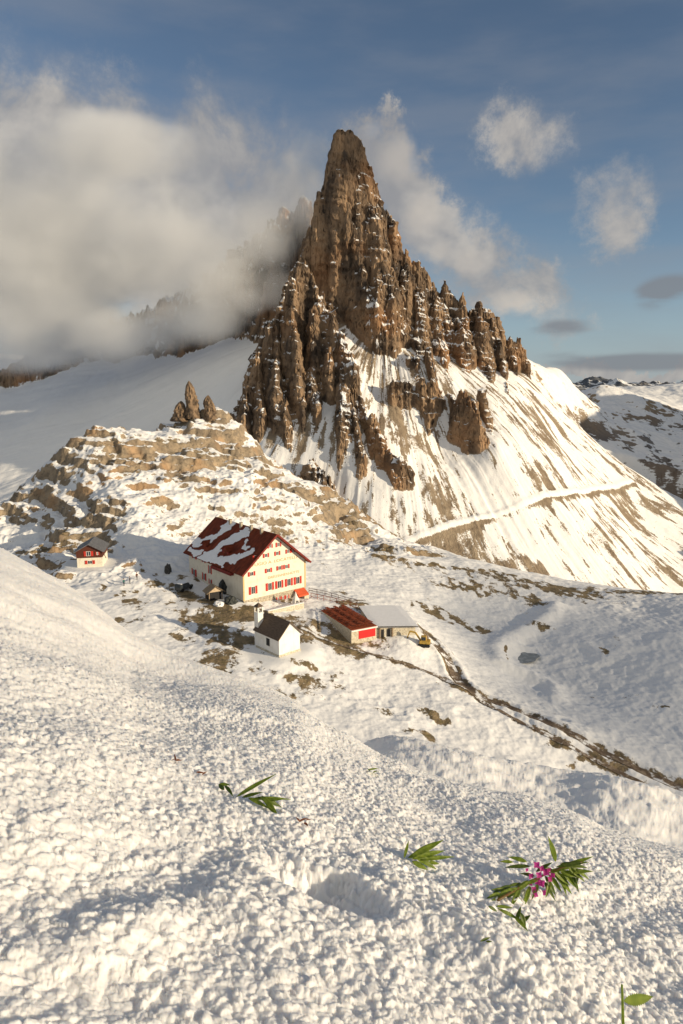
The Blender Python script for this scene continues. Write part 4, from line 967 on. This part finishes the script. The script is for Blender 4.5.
def ribbon(name, pts, w, mat, f, lift=.11, step=.7, edge=.3, kind='structure'):
    P_ = [Vector((p[0], p[1], 0)) for p in pts]; out = []
    for a, b_ in zip(P_[:-1], P_[1:]):
        n = max(1, int((b_-a).length/step)); out += [a.lerp(b_, i/n) for i in range(n)]
    out.append(P_[-1]); C_ = np.array([(p.x, p.y) for p in out])
    for _ in range(12): C_[1:-1] = (C_[:-2]+2*C_[1:-1]+C_[2:])/4
    d = np.gradient(C_, axis=0); d /= np.linalg.norm(d, axis=1)[:, None]+1e-9; nn = np.stack([-d[:, 1], d[:, 0]], 1)
    k = np.linspace(-1, 1, 7); ww = w*(1+edge*noise(C_[:, 0]/3, C_[:, 1]/3, 7))
    X = C_[:, 0][:, None]+nn[:, 0][:, None]*k*ww[:, None]; Y = C_[:, 1][:, None]+nn[:, 1][:, None]*k*ww[:, None]
    o = grid_mesh(name, X, Y, f(X, Y)+lift, mat); return tag(o, kind=kind)
def build_paths():
    m = N('trodden_path', .9, .2); p = m.pos(); f = m.noise(p, 1.1, 5, .65); g_ = m.noise(p, .35, 4, .6)
    c = m.mix(m.step(f, .4, .65), (.13,.095,.07), (.27,.21,.15)); c = m.mix(m.step(m.math('ADD', g_, m.math('MULTIPLY', f, .5)), .74, .86), c, SNOW); m.color(c); m.normal(m.bump(f, .6, .1))
    ribbon('path', road1, .95, m.m, ground); ribbon('track', road2, .45, m.m, ground)
    # terrace path across the scree of the mountain
    q = []
    msk = lambda x, y: _s(x, y)
    for u, v in ((400,546),(430,534),(470,519),(520,505),(570,493),(615,485),(645,480),(690,470)):
        h_ = hit(u, v, msk, 300, 900); q.append((h_[0], h_[1], 0))
    return q
# ---------------------------------------------------------------- plants poking through the snow
def leafmat(name, a, b):
    m = N(name, .45, .4); f = m.noise(m.pos(obj=True), 60, 3); m.color(m.mix(m.step(f, .35, .65), a, b))
    m.b.inputs['Subsurface Weight'].default_value = 0; tr = m.n('BsdfTranslucent'); tr.inputs[0].default_value = (*[min(1, x*2.2) for x in b], 1)
    mx = m.n('MixShader'); mx.inputs[0].default_value = .45; m.l(m.b.outputs[0], mx.inputs[1]); m.l(tr.outputs[0], mx.inputs[2]); m.l(mx.outputs[0], m.o.inputs[0]); return m.m
LG = leafmat('green_leaf', (.10,.15,.02), (.24,.30,.05)); LD = leafmat('dark_leaf', (.06,.10,.02), (.13,.18,.03)); LB = leafmat('dry_brown_leaf', (.16,.06,.02), (.30,.13,.05)); PK = leafmat('magenta_petal', (.30,.015,.15), (.50,.05,.28)); STM = leafmat('red_stem', (.16,.06,.03), (.20,.16,.05))
def leaf_bm(b, base, d, up, L, w, bend=.3, fold=.25, n=9, serr=0.):
    base = Vector(base); d = Vector(d).normalized(); up = Vector(up).normalized(); side = d.cross(up).normalized(); up = side.cross(d)
    rows = []
    for i in range(n+1):
        q = i/n; c = base+d*(L*q*(1-.15*bend*q))-up*(bend*L*q*q*.6); ww = w*.5*math.sin(math.pi*min(1, q**.75))**.9 if 0 < q < 1 else w*.03
        ww *= 1+serr*(i % 2)
        rows.append([b.verts.new(c+side*s*ww+up*(abs(s)*fold*ww)-up*.0006*(1-abs(s))) for s in (-1, -.5, 0, .5, 1)])
    for r0, r1 in zip(rows[:-1], rows[1:]):
        for j in range(4): b.faces.new((r0[j], r0[j+1], r1[j+1], r1[j]))
def leaf(par, base, d, up, L, w, mat=LG, **k):
    b = BM(); leaf_bm(b, base, d, up, L, w, **k); o = fin('leaf', b, mat, par, smooth=True)
    m = o.modifiers.new('t', 'SOLIDIFY'); m.thickness = .0006; return o
def tube(b, pts, r0, r1, seg=7):
    n = len(pts); rings = []
    for i, p in enumerate(pts):
        p = Vector(p); t = (Vector(pts[min(i+1, n-1)])-Vector(pts[max(i-1, 0)])).normalized(); a = t.orthogonal().normalized(); c = t.cross(a); r = r0+(r1-r0)*i/(n-1)
        rings.append([b.verts.new(p+(a*math.cos(j/seg*6.2832)+c*math.sin(j/seg*6.2832))*r) for j in range(seg)])
    for q, s in zip(rings[:-1], rings[1:]):
        for j in range(seg): b.faces.new((q[j], q[(j+1) % seg], s[(j+1) % seg], s[j]))
    b.faces.new(rings[0][::-1]); b.faces.new(rings[-1])
def fpt(u, v): return Vector(hit(u, v, foreZ, .7, 30))
def plane_pt(u, v, ref, lift=0.):
    """point seen at photo pixel u, v on the upright plane through ref facing the viewer"""
    x, y, z = ray(u, v); h = Vector(hit(u, v, foreZ, .7, 30)); t = min(ref.y/y, h.y/y*.982); return Vector((x*t, y*t, CZ+z*t))
RN = random.Random(11)
def sprig(name, anchor, leaves, lab, cat, mat=LG, group=None):
    """anchor pixel; leaves = [(u0,v0,u1,v1,width px,bend)] drawn from base to tip"""
    ref = fpt(*anchor); t = empty(name, ref, 0, label=lab, cat=cat, group=group); px = (ref-Vector((0, 0, CZ))).length/F
    for k, (u0, v0, u1, v1, w, bend) in enumerate(leaves):
        a = plane_pt(u0, v0, ref)-ref; b_ = plane_pt(u1, v1, ref)-ref; w *= .55; dy = RN.uniform(-.12, .12)*(b_-a).length
        a.y += RN.uniform(-.004, .002); b_.y += dy; d = b_-a
        leaf(t, a, d, (RN.uniform(-.2, .2), -.6, 1), d.length*1.03, w*px, mat if isinstance(mat, bpy.types.Material) else mat[k % len(mat)], bend=bend, fold=RN.uniform(.1, .5))
    return t, ref, px
def build_plants():
    sprig('leaf_sprig', (255,803), [(236,797,274,773,7,.15),(250,799,291,796,6,.3),(258,797,284,806,9,.35),(262,796,278,812,9,.2),(248,798,268,808,7,.3),(242,797,262,790,6,.2),(262,800,283,799,6,-.1),(266,803,275,812,7,.3)], 'green narrow leafed sprig with one upright blade in the left middle snow', 'plant', [LG, LG, LD])
    sprig('leaf_pair', (229,792), [(224,790,218,783,7,.2),(225,786,232,795,6,.3),(219,784,230,784,6,.2)], 'tiny dark leaf pair just left of the upright bladed sprig', 'plant', LD)
    sprig('leaf_sprig', (425,862), [(404,858,409,841,5,.1),(410,858,444,841,11,.15),(412,859,447,851,9,.2),(415,857,438,866,9,.3),(420,860,455,852,7,.25),(412,861,428,868,8,.3),(428,862,440,864,6,.2),(408,858,430,848,8,.1)], 'broad leafed green sprig without flowers left of the magenta blossom', 'plant', [LG])
    # flowering willowherb lying on the snow
    t, ref, px = sprig('flowering_plant', (540,890), [(513,862,500,860,5,.2),(527,862,509,858,7,.1),(530,866,505,865,6,.2),(556,862,549,836,9,.15),(560,868,594,857,7,.15),(556,867,588,858,6,.25),
        (560,872,585,875,9,.35),(562,872,582,890,9,.25),(570,872,583,896,7,.2),(553,874,576,896,9,.2),(548,874,566,895,9,.2),(545,876,556,894,8,.2),(566,866,588,880,8,.3),(552,870,572,884,9,.25),(560,864,590,866,8,.3),
        (540,878,524,886,6,.2),(532,880,510,892,6,.3),(525,884,505,897,7,.3),(515,888,496,902,7,.3),(506,890,492,888,6,.2),(512,886,494,892,6,.2),(520,890,512,903,7,.3),(530,886,524,900,7,.3),(538,884,534,898,6,.2),(500,893,487,897,5,.2),
        (572,868,592,878,7,.3),(575,870,580,886,8,.3),(550,880,546,896,7,.2),(543,868,560,874,7,.2),(536,872,552,862,6,.1),(566,872,592,868,7,.2),(558,876,570,898,7,.2),(543,880,556,900,6,.2),(528,880,514,888,5,.3),(518,888,504,893,5,.2),(535,876,520,872,5,.2),(560,870,574,892,6,.3),(548,872,570,866,6,.1),(522,884,508,886,5,.2)], 'flowering plant with magenta blossoms and many green leaves lying on the snow', 'flowering plant', [LG, LG, LD])
    b = BM(); tube(b, [plane_pt(u, v, ref)-ref for u, v in ((498,900),(510,893),(525,884),(542,876),(560,868),(582,862))], 1.1*px, .7*px); fin('stem', b, STM, t, smooth=True)
    for u, v, s in ((536,863,1.0),(545,870,1.1),(530,874,.9),(541,881,1.15),(552,873,.8),(533,888,.9),(547,886,.8),(538,873,1.),(526,868,.6),(541,867,.8),(549,877,.9),(535,893,.7),(544,891,.8),(530,882,.6),(548,868,.7),(537,880,.9)):
        b = BM(); c = plane_pt(u, v, ref)-ref+Vector((0, -.012, 0)); ax = Vector((RN.uniform(-.5, .5), -1, RN.uniform(.1, .8))).normalized(); o_ = ax.orthogonal().normalized(); q = ax.cross(o_)
        for j in range(4):
            a = j*math.pi/2+RN.uniform(-.2, .2); d = o_*math.cos(a)+q*math.sin(a)+ax*.25; leaf_bm(b, c, d, ax, 3.4*px*s, 3.0*px*s, .1, .3, 5)
        fin('blossom', b, PK, t, smooth=True)
    sprig('leaf_sprig', (512,918), [(496,906,514,909,5,.1),(488,906,498,911,5,.2),(514,916,528,930,7,.2),(520,912,526,928,8,.2),(500,910,520,918,6,.2),(516,920,521,907,6,.1),(508,914,498,908,5,.2),(522,922,530,915,6,.2)], 'small straggling green sprig just below the magenta blossom', 'plant', [LG, LD])
    sprig('leaf_pair', (373,772), [(368,770,379,768,4,.1),(373,773,380,770,4,.2),(370,771,367,767,3,.1)], 'tiny green leaf tuft near the far edge of the foreground snow', 'plant', LG)
    sprig('dry_sprig', (305,822), [(299,822,309,815,5,.2),(304,822,308,826,4,.2),(300,821,296,817,3,.1),(306,820,312,819,3,.1)], 'dried rust brown twig right of the upright bladed sprig', 'dry twig', LB)
    sprig('dry_sprig', (176,760), [(172,760,180,756,3,.2),(176,761,174,753,3,.1),(175,760,182,760,3,.1)], 'faint brown dry twig farthest left in the snow', 'dry twig', LB)
    sprig('dry_sprig', (203,774), [(196,772,206,773,3,.2),(202,775,208,770,3,.2)], 'small brown dry twig between the far left twig and the dark leaf pair', 'dry twig', LB)
    sprig('leaf_pair', (484,941), [(480,941,491,938,4,.1),(486,942,492,941,3,.2)], 'tiny dark leaf low in the shaded snow below the flowering plant', 'plant', LD)
    # seed stalk at the bottom right
    ref = fpt(623, 1040); t = empty('seed_stalk', ref, 0, label='upright green stalk with one horizontal feathery leaf at the bottom right corner', cat='stalk'); px = (ref-Vector((0, 0, CZ))).length/F
    b = BM(); tube(b, [plane_pt(u, v, ref)-ref for u, v in ((624,1042),(623,1020),(622.5,1000),(622,985))], 1.3*px, .8*px); fin('stem', b, LG, t, smooth=True)
    b = BM(); a = plane_pt(624, 1001, ref)-ref; d = plane_pt(654, 997, ref)-ref; leaf_bm(b, a, d-a, (0, -.9, .6), (d-a).length, 6.5*px, .1, .3, 28, .35); fin('leaf', b, LG, t, smooth=True)
import time; _t = time.time()
build_fore(); print('fore', time.time()-_t); build_ground(); print('ground', time.time()-_t); build_mountain(); print('mount', time.time()-_t); build_far(); print('far', time.time()-_t)
build_mist(); print('mist', time.time()-_t)
cy.volume_step_rate = 2.0; cy.volume_max_steps = 128
build_lodge(); build_chapel(); build_hut(); build_annex(); build_terrace(); build_fences(); build_small(); build_paths(); build_plants()
print('objects', time.time()-_t)
cy.volume_bounces = 4; cy.max_bounces = 8
